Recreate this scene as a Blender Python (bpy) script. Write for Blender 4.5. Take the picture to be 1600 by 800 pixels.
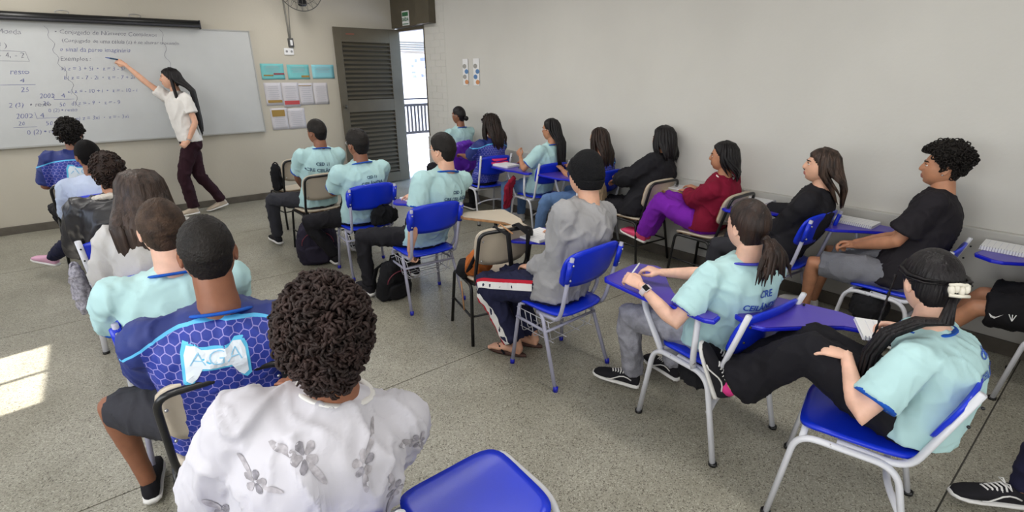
import bpy, bmesh, math, random
import numpy as np
from mathutils import Vector, Matrix, Quaternion, noise
from mathutils.bvhtree import BVHTree
for _o in list(bpy.data.objects): bpy.data.objects.remove(_o)
SC = bpy.context.scene
COL = SC.collection
random.seed(7)
V = Vector

# ---------------------------------------------------------------- camera
cd = bpy.data.cameras.new('camera'); cam = bpy.data.objects.new('camera', cd); COL.objects.link(cam)
YAW, PIT, ROL, FPX = 0.67051487, -0.3506132, -0.00471373, 779.977
fw = V((math.sin(YAW)*math.cos(PIT), math.cos(YAW)*math.cos(PIT), math.sin(PIT)))
ri = V((math.cos(YAW), -math.sin(YAW), 0)); up = ri.cross(fw)
r2 = ri*math.cos(ROL)+up*math.sin(ROL); u2 = -ri*math.sin(ROL)+up*math.cos(ROL)
cam.matrix_world = Matrix(((r2.x, u2.x, -fw.x, 0), (r2.y, u2.y, -fw.y, 0), (r2.z, u2.z, -fw.z, 1.75), (0, 0, 0, 1)))
cd.sensor_width = 36; cd.lens = FPX/1600*36; cd.clip_start = 0.02; cd.clip_end = 200
SC.camera = cam

# ---------------------------------------------------------------- light
SC.view_settings.view_transform = 'Standard'; SC.view_settings.look = 'None'
SC.view_settings.gamma = 1; SC.view_settings.exposure = 0.0; SC.view_settings.use_curve_mapping = False
W = bpy.data.worlds.new('world'); SC.world = W; W.use_nodes = True
nt = W.node_tree; bg = nt.nodes['Background']; sky = nt.nodes.new('ShaderNodeTexSky')
sky.sky_type = 'NISHITA'; sky.sun_disc = False; sky.sun_elevation = math.radians(50); sky.sun_rotation = math.radians(-95)
nt.links.new(sky.outputs[0], bg.inputs[0]); bg.inputs[1].default_value = 1.1
def light(name, typ, loc, rot, energy, size=None, size_y=None, color=(1, 1, 1)):
    l = bpy.data.lights.new(name, typ); l.energy = energy; l.color = color
    if typ == 'AREA':
        l.shape = 'RECTANGLE'; l.size = size; l.size_y = size_y
    o = bpy.data.objects.new(name, l); o.location = loc; o.rotation_euler = rot; COL.objects.link(o); return o
sun = light('sun', 'SUN', (-6, 3, 8), (0, 0, 0), 16.0, color=(1, .95, .87)); sun.data.angle = math.radians(.6)
sun.rotation_euler = V((-math.cos(math.radians(49)), -0.09, math.sin(math.radians(49)))).to_track_quat('Z', 'Y').to_euler()
# fill lamps standing in for daylight from unseen left and back windows, not built
for i, y in enumerate((-1.0, 1.2)):
    light('daylight_fill', 'AREA', (-2.52, y, 1.85), (0, math.radians(-90), 0), 56, 1.3, 1.9, (.95, .98, 1.0))
light('daylight_fill', 'AREA', (-2.52, 6.6, 1.85), (0, math.radians(-90), 0), 26, 1.3, 2.0, (.95, .98, 1.0))
light('daylight_fill', 'AREA', (1.2, -2.4, 1.8), (math.radians(90), 0, 0), 40, 3.6, 1.4, (.96, .98, 1.0))
# ---------------------------------------------------------------- materials
def lin(c):
    if isinstance(c, str): c = tuple(int(c[i:i+2], 16) for i in (0, 2, 4))
    return tuple((x/255/12.92 if x/255 <= .04045 else ((x/255+.055)/1.055)**2.4) for x in c)+(1,)
MATS = {}
def N(nt, typ, **kw):
    n = nt.nodes.new(typ)
    for k, v in kw.items(): setattr(n, k, v)
    return n
def mat(name, c, rough=.6, metal=0, bump=0, bscale=60, var=0, vscale=6, spec=.5, stretch=None, coat=0, c2=None, sheen=0, detail=4):
    if name in MATS: return MATS[name]
    m = bpy.data.materials.new(name); m.use_nodes = True; MATS[name] = m
    t = m.node_tree; b = t.nodes['Principled BSDF']
    col = lin(c)
    b.inputs['Base Color'].default_value = col; b.inputs['Roughness'].default_value = rough
    b.inputs['Metallic'].default_value = metal; b.inputs['Specular IOR Level'].default_value = spec
    b.inputs['Coat Weight'].default_value = coat; b.inputs['Sheen Weight'].default_value = sheen
    tc = N(t, 'ShaderNodeTexCoord'); src = tc.outputs['Object']
    if stretch:
        mp = N(t, 'ShaderNodeMapping'); mp.inputs['Scale'].default_value = stretch; t.links.new(src, mp.inputs[0]); src = mp.outputs[0]
    if var or c2:
        n = N(t, 'ShaderNodeTexNoise'); n.inputs['Scale'].default_value = vscale; n.inputs['Detail'].default_value = detail; t.links.new(src, n.inputs[0])
        r = N(t, 'ShaderNodeValToRGB'); r.color_ramp.elements[0].position = .35; r.color_ramp.elements[1].position = .65
        a = lin(c2) if c2 else tuple(x*(1-var) for x in col[:3])+(1,)
        r.color_ramp.elements[0].color = a; r.color_ramp.elements[1].color = col if c2 else tuple(min(1, x*(1+var)) for x in col[:3])+(1,)
        t.links.new(n.outputs[0], r.inputs[0]); t.links.new(r.outputs[0], b.inputs['Base Color'])
    if bump:
        n = N(t, 'ShaderNodeTexNoise'); n.inputs['Scale'].default_value = bscale; n.inputs['Detail'].default_value = 3; t.links.new(src, n.inputs[0])
        bp = N(t, 'ShaderNodeBump'); bp.inputs['Strength'].default_value = bump; bp.inputs['Distance'].default_value = .01
        t.links.new(n.outputs[0], bp.inputs['Height']); t.links.new(bp.outputs[0], b.inputs['Normal'])
    return m
SKIN = {}
def skin(k):
    c = {'light': 'D9A78C', 'tan': 'B98263', 'brown': '8A5A42', 'dark': '6B4334', 'pale': 'DDB09A'}[k]
    m = mat('skin_'+k, c, .5, bump=.05, bscale=90, var=.08, vscale=20)
    m.node_tree.nodes['Principled BSDF'].inputs['Subsurface Weight'].default_value = .08
    m.node_tree.nodes['Principled BSDF'].inputs['Subsurface Radius'].default_value = (.02, .008, .004)
    return m
def lipm(k): return mat('lips_'+k, {'light': 'B8706A', 'tan': '95584F', 'brown': '70403A', 'dark': '583330', 'pale': 'C07C74'}[k], .4)
def cloth(name, c, bump=.25, bs=14, rough=.85, var=.05, vscale=5, **k):
    new = name not in MATS; m = mat(name, c, rough, bump=bump, bscale=bs, var=var, vscale=vscale, spec=.25, **k)
    if new: folds(m)
    return m
def folds(m, strength=.8, dist=.05, scale=6.5):
    t = m.node_tree; b = t.nodes['Principled BSDF']; tc = N(t, 'ShaderNodeTexCoord'); mp = N(t, 'ShaderNodeMapping'); mp.inputs['Rotation'].default_value = (.3, .5, .4); mp.inputs['Scale'].default_value = (1.3, 1.0, .6)
    n = N(t, 'ShaderNodeTexNoise'); n.noise_type = 'RIDGED_MULTIFRACTAL'; n.inputs['Scale'].default_value = scale; n.inputs['Detail'].default_value = 2; n.inputs['Roughness'].default_value = .4; n.inputs['Distortion'].default_value = .6
    t.links.new(tc.outputs['Object'], mp.inputs[0]); t.links.new(mp.outputs[0], n.inputs[0])
    bp = N(t, 'ShaderNodeBump'); bp.inputs['Strength'].default_value = strength; bp.inputs['Distance'].default_value = dist; t.links.new(n.outputs[0], bp.inputs['Height'])
    old = b.inputs['Normal'].links[0].from_socket if b.inputs['Normal'].links else None
    if old: t.links.new(old, bp.inputs['Normal'])
    t.links.new(bp.outputs[0], b.inputs['Normal'])
def hairm(name, c, c2=None, rough=.46): return mat(name, c, rough, bump=.7, bscale=90, vscale=40, var=.3, c2=c2, stretch=(1, 1, .08), spec=.3)
def curlm(name, c, c2=None): return mat(name, c, .6, bump=.5, bscale=120, vscale=25, var=.25, c2=c2, spec=.25)

M_tee = cloth('light_blue_jersey', 'B0D2D4', bump=.4, bs=9)
M_trim = cloth('royal_blue_rib', '1C54B4', bs=60)
M_ptext = mat('dark_print_ink', '2B4A66', .7); M_btext = mat('blue_print_ink', '2A50A8', .7)
M_black = cloth('black_cotton', '1E1D22'); M_blackk = cloth('black_knit', '18181B', bump=.5, bs=90)
M_char = cloth('charcoal_cotton', '34343A')
M_navy = cloth('navy_cloth', '1E2038')
M_white = cloth('white_cotton', 'DCDAD8')
M_blue = mat('blue_plastic', '1030CC', .32, bump=.04, bscale=200, var=.06, vscale=4)
M_blue2 = mat('deep_blue_plastic', '1B22B0', .3, bump=.04, bscale=200)
M_tab = mat('reflection_tinted_tablet_laminate', '4C3CA8', .33, var=.05, vscale=3)  # violet shift puts the lavender ceiling reflection into the base colour
M_rim = mat('blue_tablet_edge', '1620C0', .35)
M_beige = mat('beige_laminate', 'C4B7A4', .42, var=.05, vscale=4, bump=.03)
M_wood = mat('plywood_edge', 'A97C50', .6, var=.2, vscale=30)
M_wtube = mat('white_painted_steel', 'CFD0D6', .35, c2='C4C4C8', vscale=8)
M_gtube = mat('grey_painted_steel', 'A9A9BE', .38, var=.06)
M_ktube = mat('black_painted_steel', '141416', .35)
M_chrome = mat('bare_steel', 'B8B8BC', .3, metal=1)
M_scuff = mat('rust_scuff', '4A352A', .8, var=.4, vscale=60)
M_paper = mat('white_paper', 'E4E4E6', .8); M_paper2 = mat('lilac_paper_edge', 'B9B4DA', .8)
M_ink = mat('blue_marker_ink', '7478A4', .6); M_ink2 = mat('dark_marker_ink', '7C7C88', .6)
M_rub = mat('white_rubber', 'E2E0DE', .6); M_eye = mat('eye_white', 'E8E4E0', .2); M_iris = mat('dark_iris', '20120C', .1)
M_pink = mat('hot_pink_plastic', 'E0306C', .4); M_red = cloth('red_cloth', '8E1C34')
M_glass = mat('clear_lens', 'FFFFFF', .02); M_glass.node_tree.nodes['Principled BSDF'].inputs['Transmission Weight'].default_value = 1

def scuffed_tube():
    m = bpy.data.materials.new('scuffed_white_steel'); m.use_nodes = True; t = m.node_tree; b = t.nodes['Principled BSDF']
    tc = N(t, 'ShaderNodeTexCoord'); n = N(t, 'ShaderNodeTexNoise'); n.inputs['Scale'].default_value = 9; n.inputs['Detail'].default_value = 9; n.inputs['Roughness'].default_value = .7
    t.links.new(tc.outputs['Object'], n.inputs[0]); r = N(t, 'ShaderNodeValToRGB')
    e = r.color_ramp.elements; e[0].position = .34; e[0].color = lin('5A4436'); e[1].position = .38; e[1].color = lin('D2D3DA')
    t.links.new(n.outputs[0], r.inputs[0]); t.links.new(r.outputs[0], b.inputs['Base Color']); b.inputs['Roughness'].default_value = .35
    return m
M_stube = scuffed_tube()

def terrazzo():
    m = bpy.data.materials.new('terrazzo'); m.use_nodes = True; t = m.node_tree; b = t.nodes['Principled BSDF']
    tc = N(t, 'ShaderNodeTexCoord'); L = t.links.new
    v = N(t, 'ShaderNodeTexVoronoi'); v.inputs['Scale'].default_value = 210; L(tc.outputs['Object'], v.inputs[0])
    sep = N(t, 'ShaderNodeSeparateColor'); L(v.outputs['Color'], sep.inputs[0])
    r = N(t, 'ShaderNodeValToRGB'); r.color_ramp.interpolation = 'CONSTANT'; e = r.color_ramp.elements
    e[0].color = lin('645F55'); e[1].position = .10; e[1].color = lin('908D80')
    for p, c in ((.42, '9D9A8D'), (.75, 'A8A598'), (.95, 'BCB9AC')): x = e.new(p); x.color = lin(c)
    L(sep.outputs[0], r.inputs[0])
    n = N(t, 'ShaderNodeTexNoise'); n.inputs['Scale'].default_value = 1.3; n.inputs['Detail'].default_value = 6; n.inputs['Roughness'].default_value = .65; L(tc.outputs['Object'], n.inputs[0])
    r2_ = N(t, 'ShaderNodeValToRGB'); r2_.color_ramp.elements[0].position = .32; r2_.color_ramp.elements[0].color = (.70, .69, .66, 1); r2_.color_ramp.elements[1].position = .62; r2_.color_ramp.elements[1].color = (1, 1, 1, 1)
    L(n.outputs[0], r2_.inputs[0])
    mx = N(t, 'ShaderNodeMix', data_type='RGBA', blend_type='MULTIPLY'); mx.inputs[0].default_value = 1
    L(r.outputs[0], mx.inputs[6]); L(r2_.outputs[0], mx.inputs[7]); L(mx.outputs[2], b.inputs['Base Color'])
    rr = N(t, 'ShaderNodeMapRange'); rr.inputs[3].default_value = .30; rr.inputs[4].default_value = .5; L(n.outputs[0], rr.inputs[0]); L(rr.outputs[0], b.inputs['Roughness'])
    return m
M_floor = terrazzo()
def wallm(name, c, cd_='A8A398'):
    m = mat(name, c, .75, bump=.12, bscale=40, c2=None, var=.025, vscale=1.5)
    return m
M_wallR = wallm('pale_grey_wall_paint', 'C9C7C2'); M_wallF = wallm('cream_wall_paint', 'BDB7AA'); M_wallL = mat('lower_wall_paint', 'B9B7B2', .6, bump=.1, bscale=30, var=.05, vscale=3)
M_base = mat('dark_skirting', '5A544C', .6, var=.15, vscale=8)
M_door = mat('olive_brown_door_paint', '524B3D', .5, bump=.06, var=.08, vscale=5)
M_ceil = mat('white_ceiling_paint', 'DEDCD6', .85)
M_board = mat('white_board_enamel', 'BEC0C1', .28, var=.015)
M_alu = mat('aluminium', 'A8A8A8', .4, metal=.8)

def hexmat(name, zy, s=.034, curve=1.1):
    m = bpy.data.materials.new(name); m.use_nodes = True; t = m.node_tree; b = t.nodes['Principled BSDF']; L = t.links.new
    b.inputs['Roughness'].default_value = .6
    tc = N(t, 'ShaderNodeTexCoord'); sp = N(t, 'ShaderNodeSeparateXYZ'); L(tc.outputs['Object'], sp.inputs[0])
    def ma(op, a, b_=None, c=None):
        n = N(t, 'ShaderNodeMath', operation=op)
        for i, x in enumerate((a, b_, c)):
            if x is None: continue
            if isinstance(x, (int, float)): n.inputs[i].default_value = x
            else: L(x, n.inputs[i])
        return n.outputs[0]
    X, Z = sp.outputs[0], sp.outputs[2]
    x = ma('DIVIDE', X, s); z = ma('DIVIDE', Z, s); R3 = math.sqrt(3)
    ax = ma('SUBTRACT', ma('FLOORED_MODULO', x, 1.0), .5); az = ma('SUBTRACT', ma('FLOORED_MODULO', z, R3), R3/2)
    bx = ma('SUBTRACT', ma('FLOORED_MODULO', ma('SUBTRACT', x, .5), 1.0), .5); bz = ma('SUBTRACT', ma('FLOORED_MODULO', ma('SUBTRACT', z, R3/2), R3), R3/2)
    da = ma('ADD', ma('MULTIPLY', ax, ax), ma('MULTIPLY', az, az)); db = ma('ADD', ma('MULTIPLY', bx, bx), ma('MULTIPLY', bz, bz))
    w = ma('LESS_THAN', da, db); iw = ma('SUBTRACT', 1, w)
    gx = ma('ABSOLUTE', ma('ADD', ma('MULTIPLY', ax, w), ma('MULTIPLY', bx, iw))); gz = ma('ABSOLUTE', ma('ADD', ma('MULTIPLY', az, w), ma('MULTIPLY', bz, iw)))
    h = ma('MAXIMUM', gx, ma('ADD', ma('MULTIPLY', gx, .5), ma('MULTIPLY', gz, R3/2)))
    edge = ma('GREATER_THAN', h, .455)
    yz = ma('SUBTRACT', Z, ma('SUBTRACT', zy, ma('MULTIPLY', ma('MULTIPLY', X, X), curve)))   # above yoke > 0
    yoke = ma('GREATER_THAN', yz, 0); stripe = ma('MULTIPLY', ma('GREATER_THAN', yz, -.005), ma('LESS_THAN', yz, .005))
    side = ma('GREATER_THAN', ma('ABSOLUTE', X), .20)
    plain = ma('MAXIMUM', yoke, side)
    def mix(f, a, c):
        n = N(t, 'ShaderNodeMix', data_type='RGBA'); L(f, n.inputs[0])
        for i, v in ((6, a), (7, c)):
            if isinstance(v, str): n.inputs[i].default_value = lin(v)
            else: L(v, n.inputs[i])
        return n.outputs[2]
    no = N(t, 'ShaderNodeTexNoise'); no.inputs['Scale'].default_value = 7; L(tc.outputs['Object'], no.inputs[0])
    base = mix(no.outputs[0], '1A2E86', '24389E')
    c = mix(edge, base, '8C86C8'); c = mix(plain, c, '1C2C72'); c = mix(stripe, c, '5AB8EA')
    L(c, b.inputs['Base Color']); folds(m)
    return m
# ---------------------------------------------------------------- mesh helpers
class MB:
    def __init__(s): s.v = []; s.f = []; s.m = []; s.cur = 0
    def add(s, vs, fs, m=None):
        o = len(s.v); s.v += [V(p) for p in vs]; s.f += [tuple(i+o for i in f) for f in fs]; s.m += [s.cur if m is None else m]*len(fs); return s
    def loft(s, rings, cap=True, closed=True):
        n = len(rings[0]); vs = [p for r in rings for p in r]; fs = []
        for i in range(len(rings)-1):
            for j in range(n if closed else n-1):
                k = (j+1) % n; fs.append((i*n+j, i*n+k, (i+1)*n+k, (i+1)*n+j))
        if cap: fs.append(tuple(range(n-1, -1, -1))); fs.append(tuple((len(rings)-1)*n+j for j in range(n)))
        return s.add(vs, fs)
    def tube(s, pts, r, n=10, ry=None, ref=None, cap=True, ripple=0, rk=5, ph=0):
        pts = [V(p) for p in pts]; m = len(pts)
        if not isinstance(r, (list, tuple)): r = [r]*m
        if ry is None: ry = r
        elif not isinstance(ry, (list, tuple)): ry = [ry]*m
        tg = []
        for i in range(m):
            a = pts[max(0, i-1)]; b = pts[min(m-1, i+1)]; d = b-a
            tg.append(d.normalized() if d.length > 1e-9 else V((0, 0, 1)))
        ref = V(ref) if ref is not None else (V((1, 0, 0)) if abs(tg[0].x) < .8 else V((0, 1, 0)))
        x = (ref-tg[0]*ref.dot(tg[0])).normalized(); rings = []
        for i in range(m):
            x = (x-tg[i]*x.dot(tg[i]))
            x = x.normalized() if x.length > 1e-6 else tg[i].orthogonal().normalized()
            y = tg[i].cross(x); ring = []
            for j in range(n):
                a = 2*math.pi*j/n; q = 1+ripple*math.sin(rk*a+ph)
                ring.append(pts[i]+x*(math.cos(a)*r[i]*q)+y*(math.sin(a)*ry[i]*q))
            rings.append(ring)
        return s.loft(rings, cap)
    def box(s, c, d, rot=None):
        c = V(c); M_ = rot or Matrix.Identity(3)
        vs = [c+M_ @ V((sx*d[0]/2, sy*d[1]/2, sz*d[2]/2)) for sx in (-1, 1) for sy in (-1, 1) for sz in (-1, 1)]
        return s.add(vs, [(0, 1, 3, 2), (4, 6, 7, 5), (0, 4, 5, 1), (2, 3, 7, 6), (0, 2, 6, 4), (1, 5, 7, 3)])
    def ball(s, c, r, n=12, m=8, rot=None):
        c = V(c); r = (r, r, r) if isinstance(r, (int, float)) else r; R_ = rot or Matrix.Identity(3); vs = []; fs = []
        for i in range(1, m):
            for j in range(n):
                a = math.pi*i/m; b = 2*math.pi*j/n
                vs.append(c+R_ @ V((r[0]*math.sin(a)*math.cos(b), r[1]*math.sin(a)*math.sin(b), r[2]*math.cos(a))))
        for i in range(m-2):
            for j in range(n):
                k = (j+1) % n; fs.append((i*n+j, (i+1)*n+j, (i+1)*n+k, i*n+k))
        t = len(vs); vs += [c+R_ @ V((0, 0, r[2])), c-R_ @ V((0, 0, r[2]))]
        for j in range(n):
            k = (j+1) % n; fs.append((t, j, k)); fs.append((t+1, (m-2)*n+k, (m-2)*n+j))
        return s.add(vs, fs)
    def plate(s, fn, th, nx=14, ny=10, pw=6):
        # rounded rectangular plate: fn(u, v) -> (point, normal)
        top = []; bot = []
        for j in range(ny+1):
            for i in range(nx+1):
                u = -1+2*i/nx; v = -1+2*j/ny; mx = max(abs(u), abs(v)); k = mx/((abs(u)**pw+abs(v)**pw)**(1/pw)) if mx > 0 else 1
                p, nn = fn(u*k, v*k); p = V(p); nn = V(nn).normalized(); top.append(p+nn*th/2); bot.append(p-nn*th/2)
        n = nx+1; fs = []; T = len(top)
        for j in range(ny):
            for i in range(nx):
                a = j*n+i; fs.append((a, a+1, a+n+1, a+n)); fs.append((T+a, T+a+n, T+a+n+1, T+a+1))
        rim = [i for i in range(n)]+[j*n+nx for j in range(1, ny+1)]+[ny*n+i for i in range(nx-1, -1, -1)]+[j*n for j in range(ny-1, 0, -1)]
        for q in range(len(rim)):
            a, b = rim[q], rim[(q+1) % len(rim)]; fs.append((a, T+a, T+b, b))
        return s.add(top+bot, fs)
    def prism(s, pts2, z0, z1, M_=None):
        n = len(pts2); vs = [V((p[0], p[1], z0)) for p in pts2]+[V((p[0], p[1], z1)) for p in pts2]
        if M_: vs = [M_ @ v for v in vs]
        fs = [tuple(range(n-1, -1, -1)), tuple(range(n, 2*n))]+[(i, (i+1) % n, n+(i+1) % n, n+i) for i in range(n)]
        return s.add(vs, fs)
    def xf(s, M_): s.v = [M_ @ v for v in s.v]; return s
    def join(s, o, m=None): return s.add_raw(o.v, o.f, o.m if m is None else [m]*len(o.f))
    def add_raw(s, v, f, m):
        o = len(s.v); s.v += list(v); s.f += [tuple(i+o for i in x) for x in f]; s.m += list(m); return s
    def build(s, name, mats, parent=None, smooth=True, M_=None, bevel=0):
        me = bpy.data.meshes.new(name); me.from_pydata([tuple(v) for v in s.v], [], s.f)
        if not isinstance(mats, (list, tuple)): mats = [mats]
        for m in mats: me.materials.append(m)
        if len(mats) > 1: me.polygons.foreach_set('material_index', s.m)
        bm = bmesh.new(); bm.from_mesh(me); bmesh.ops.recalc_face_normals(bm, faces=bm.faces); bm.to_mesh(me); bm.free()
        if smooth: me.polygons.foreach_set('use_smooth', [True]*len(me.polygons))
        o = bpy.data.objects.new(name, me); COL.objects.link(o)
        if parent: o.parent = parent
        if M_ is not None: o.matrix_local = M_
        if bevel:
            b = o.modifiers.new('bevel', 'BEVEL'); b.width = bevel; b.segments = 2; b.limit_method = 'ANGLE'
        return o
def union(mb, voxel, it=6, keep=False):
    me = bpy.data.meshes.new('tmp'); me.from_pydata([tuple(v) for v in mb.v], [], mb.f)
    bm = bmesh.new(); bm.from_mesh(me); bmesh.ops.recalc_face_normals(bm, faces=bm.faces); bm.to_mesh(me); bm.free()
    o = bpy.data.objects.new('tmp', me); COL.objects.link(o)
    r = o.modifiers.new('r', 'REMESH'); r.mode = 'VOXEL'; r.voxel_size = voxel
    if it: q = o.modifiers.new('s', 'SMOOTH'); q.factor = .6; q.iterations = it
    dg = bpy.context.evaluated_depsgraph_get(); e = o.evaluated_get(dg).to_mesh()
    out = MB(); n = len(e.vertices); co = np.empty(n*3, np.float32); e.vertices.foreach_get('co', co); co = co.reshape(-1, 3)
    out.v = [V(c) for c in co.tolist()]; out.f = [tuple(p.vertices) for p in e.polygons]; out.m = [0]*len(out.f)
    no = np.empty(n*3, np.float32); e.vertices.foreach_get('normal', no); out.n = [V(c) for c in no.reshape(-1, 3).tolist()]
    bpy.data.objects.remove(o); bpy.data.meshes.remove(me)
    return out
def wrinkle(mb, amp, sc, seed=0):
    off = V((seed*3.1, seed*1.7, seed*.9))
    for i, p in enumerate(mb.v):
        q = V((p.x*sc*1.0, p.y*sc*.8, p.z*sc*.55+p.x*sc*.3))+off
        w = max(0, 1-abs(noise.noise(q))*4.5); w2 = max(0, 1-abs(noise.noise(q*1.9+V((5, 5, 5))))*4.5)
        mb.v[i] = p+mb.n[i]*(amp*(w*w*1.25+w2*w2*.7+noise.noise(q*.5)*.9-.25))
    return mb
def bvh(mb): return BVHTree.FromPolygons([tuple(v) for v in mb.v], mb.f)
def empty(name, loc, rz=0, parent=None):
    o = bpy.data.objects.new(name, None); COL.objects.link(o); o.location = loc; o.rotation_euler = (0, 0, rz); o.empty_display_size = .1
    if parent: o.parent = parent
    return o
def tag(o, label, cat=None, group=None, kind=None):
    o['label'] = label
    if cat: o['category'] = cat
    if group: o['group'] = group
    if kind: o['kind'] = kind
    return o
def struct(o): o['kind'] = 'structure'; return o
def fillet(pts, r=.05, k=5):
    pts = [V(p) for p in pts]; out = [pts[0]]
    for i in range(1, len(pts)-1):
        a, b, c = pts[i-1], pts[i], pts[i+1]; ra = min(r, (a-b).length*.49, (c-b).length*.49)
        p = b+(a-b).normalized()*ra; q = b+(c-b).normalized()*ra
        for j in range(k+1):
            t = j/k; out.append(p*(1-t)**2+b*2*t*(1-t)+q*t*t)
    out.append(pts[-1]); return out
def text2d(s, size, bold=0, wob=0, shear=0):
    cu = bpy.data.curves.new('t', 'FONT'); cu.body = s; cu.size = size; cu.offset = bold; cu.resolution_u = 3; cu.align_x = 'CENTER'; cu.align_y = 'CENTER'; cu.shear = shear
    o = bpy.data.objects.new('t', cu); COL.objects.link(o)
    e = o.evaluated_get(bpy.context.evaluated_depsgraph_get()); me = e.to_mesh()
    vs = [v.co.copy() for v in me.vertices]; fs = [tuple(p.vertices) for p in me.polygons]
    bpy.data.objects.remove(o); bpy.data.curves.remove(cu)
    if wob:
        vs = [v+V((noise.noise(v*(2.2/size))*wob, noise.noise(v*(2.2/size)+V((9, 3, 1)))*wob, 0)) for v in vs]
    return vs, fs
def poly2d(pts, step=.015):
    bm = bmesh.new(); f = bm.faces.new([bm.verts.new((p[0], p[1], 0)) for p in pts]); bmesh.ops.triangulate(bm, faces=[f])
    for _ in range(6):
        es = [e for e in bm.edges if e.calc_length() > step]
        if not es: break
        bmesh.ops.subdivide_edges(bm, edges=es, cuts=1); bmesh.ops.triangulate(bm, faces=bm.faces[:])
    vs = [v.co.copy() for v in bm.verts]; bm.verts.index_update(); fs = [tuple(v.index for v in f.verts) for f in bm.faces]; bm.free(); return vs, fs
def project(tree, vf, origin, xdir, ydir, off=.002, back=.4):
    # wrap flat artwork onto a surface: rays from a plane in front of it
    vs, fs = vf; x = V(xdir).normalized(); y = V(ydir).normalized(); n = x.cross(y); o = V(origin); mb = MB(); ok = []; out = []
    for v in vs:
        p = o+x*v.x+y*v.y; h = tree.ray_cast(p+n*back, -n)
        if h[0] is None: ok.append(False); out.append(p)
        else: ok.append(True); out.append(h[0]+n*off)
    mb.v = out; mb.f = [f for f in fs if all(ok[i] for i in f)]; mb.m = [0]*len(mb.f); return mb
# ---------------------------------------------------------------- setting
H0 = 3.15
fl = struct(empty('floor', (0, 0, 0)))
slab_y = [-2.8, .15, 2.43, 4.71, 6.4, 8.1]
for i in range(len(slab_y)-1):
    m = MB(); m.box((1.1, (slab_y[i]+slab_y[i+1])/2, -.05), (7.4, slab_y[i+1]-slab_y[i]-.007, .1)); m.build('floor_slab', M_floor, fl, False)
m = MB(); m.box((1.1, 2.65, -.054), (7.4, 10.9, .1)); m.build('joint_filler', mat('dark_joint', '4C4A45', .9), fl, False)
m = MB(); m.box((.9, 2.7, H0+.05), (7.6, 11.2, .1)); struct(m.build('ceiling', M_ceil, None, False))
WA = math.atan2(.38, 8.05)
WR = Matrix.Translation((4.36, 0, 0)) @ Matrix.Rotation(WA, 4, 'Z')      # right wall frame: +y runs along the wall, +x into it
wr = struct(empty('wall_right', (0, 0, 0))); wr.matrix_world = WR
m = MB(); m.box((.1, 2.15, H0/2), (.2, 10.0, H0)); m.build('upper_wall', M_wallR, wr, False)
m = MB(); P_ = lambda y, z: (y, z)
vs = []
for x in (-.045, .02):
    for y, z in ((-2.8, 0), (7.15, 0), (7.15, .825), (-2.8, .775)): vs.append((x, y, z))
m.add(vs, [(0, 1, 2, 3), (7, 6, 5, 4), (0, 4, 5, 1), (1, 5, 6, 2), (2, 6, 7, 3), (3, 7, 4, 0)]); m.build('lower_wall', M_wallL, wr, False, bevel=.008)
m = MB(); m.box((-.05, 2.17, .05), (.02, 9.95, .10)); struct(m.build('baseboard_right', M_base, wr, False, bevel=.004))
# painted brick quoin beside the doorway
k = 0; z = .86
while z < H0-.1:
    for j, (ya, yb) in enumerate(((6.62, 6.88), (6.89, 7.145)) if k % 2 else ((6.62, 6.74), (6.75, 7.01), (7.02, 7.145))):
        m = MB(); m.box((.0, (ya+yb)/2, z+.043), (.006+.001*((k+j) % 3), yb-ya+.004, .087)); m.build('painted_brick', M_wallR, wr, False, bevel=.0025)
    z += .09; k += 1
m = MB(); m.box((.6, 8.15, H0/2), (6.8, .2, H0)); m.box((-2.6, 2.7, 0), (.0, 0, 0)) if 0 else None
wf = struct(m.build('wall_front', M_wallF, None, False))
m = MB(); m.box((.65, 8.035, .045), (6.5, .03, .09)); struct(m.build('baseboard_front', M_base, None, False, bevel=.004))
# left wall, solid behind the camera, one open window further on; back wall
wl = struct(empty('wall_left', (0, 0, 0)))
m = MB(); X0 = -2.7
def lw(y0, y1, z0, z1): m.box((X0-.1, (y0+y1)/2, (z0+z1)/2), (.2, y1-y0, z1-z0))
lw(-2.8, 8.2, 0, 1.1); lw(-2.8, 8.2, 2.62, H0)
for a, b in ((-2.8, 3.2), (4.10, 8.2)): lw(a, b, 1.1, 2.62)
m.build('plastered_wall', M_wallF, wl, False)
m = MB(); m.box((1, -2.75, H0/2), (7.4, .1, H0)); struct(m.build('wall_back', M_wallF, None, False))
wn = struct(empty('window_1', (X0-.1, 3.66, 1.86)))
fr = MB()
for y in (-.43, -.0, .43): fr.box((0, y, 0), (.04, .03, 1.5))
for zz in (-.75, -.45, .1, .74): fr.box((0, 0, zz), (.04, .88, .025))
fr.build('window_frame', M_door, wn, False)
m = MB(); m.box((0, .215, -.6), (.006, .40, .27)); m.build('frosted_pane', mat('frosted_glass', 'B8C0C0', .6), wn, False)
# ground outside and corridor beyond the door
cor = struct(empty('corridor', (0, 0, 0))); cor.matrix_world = WR
M_cor = mat('sunlit_corridor_floor', 'D9D4DC', .6, var=.04); M_corw = mat('corridor_wall', 'D6D2D0', .8); M_rail = mat('dark_railing_paint', '1E1A1C', .6)
m = MB(); m.box((3.5, 8.2, -.06), (6.6, 9, .1)); m.build('corridor_floor', M_cor, cor, False)
m = MB(); m.box((3.0, 12.6, 1.6), (6, .2, 3.2)); m.build('corridor_end_wall', M_corw, cor, False)
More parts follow.
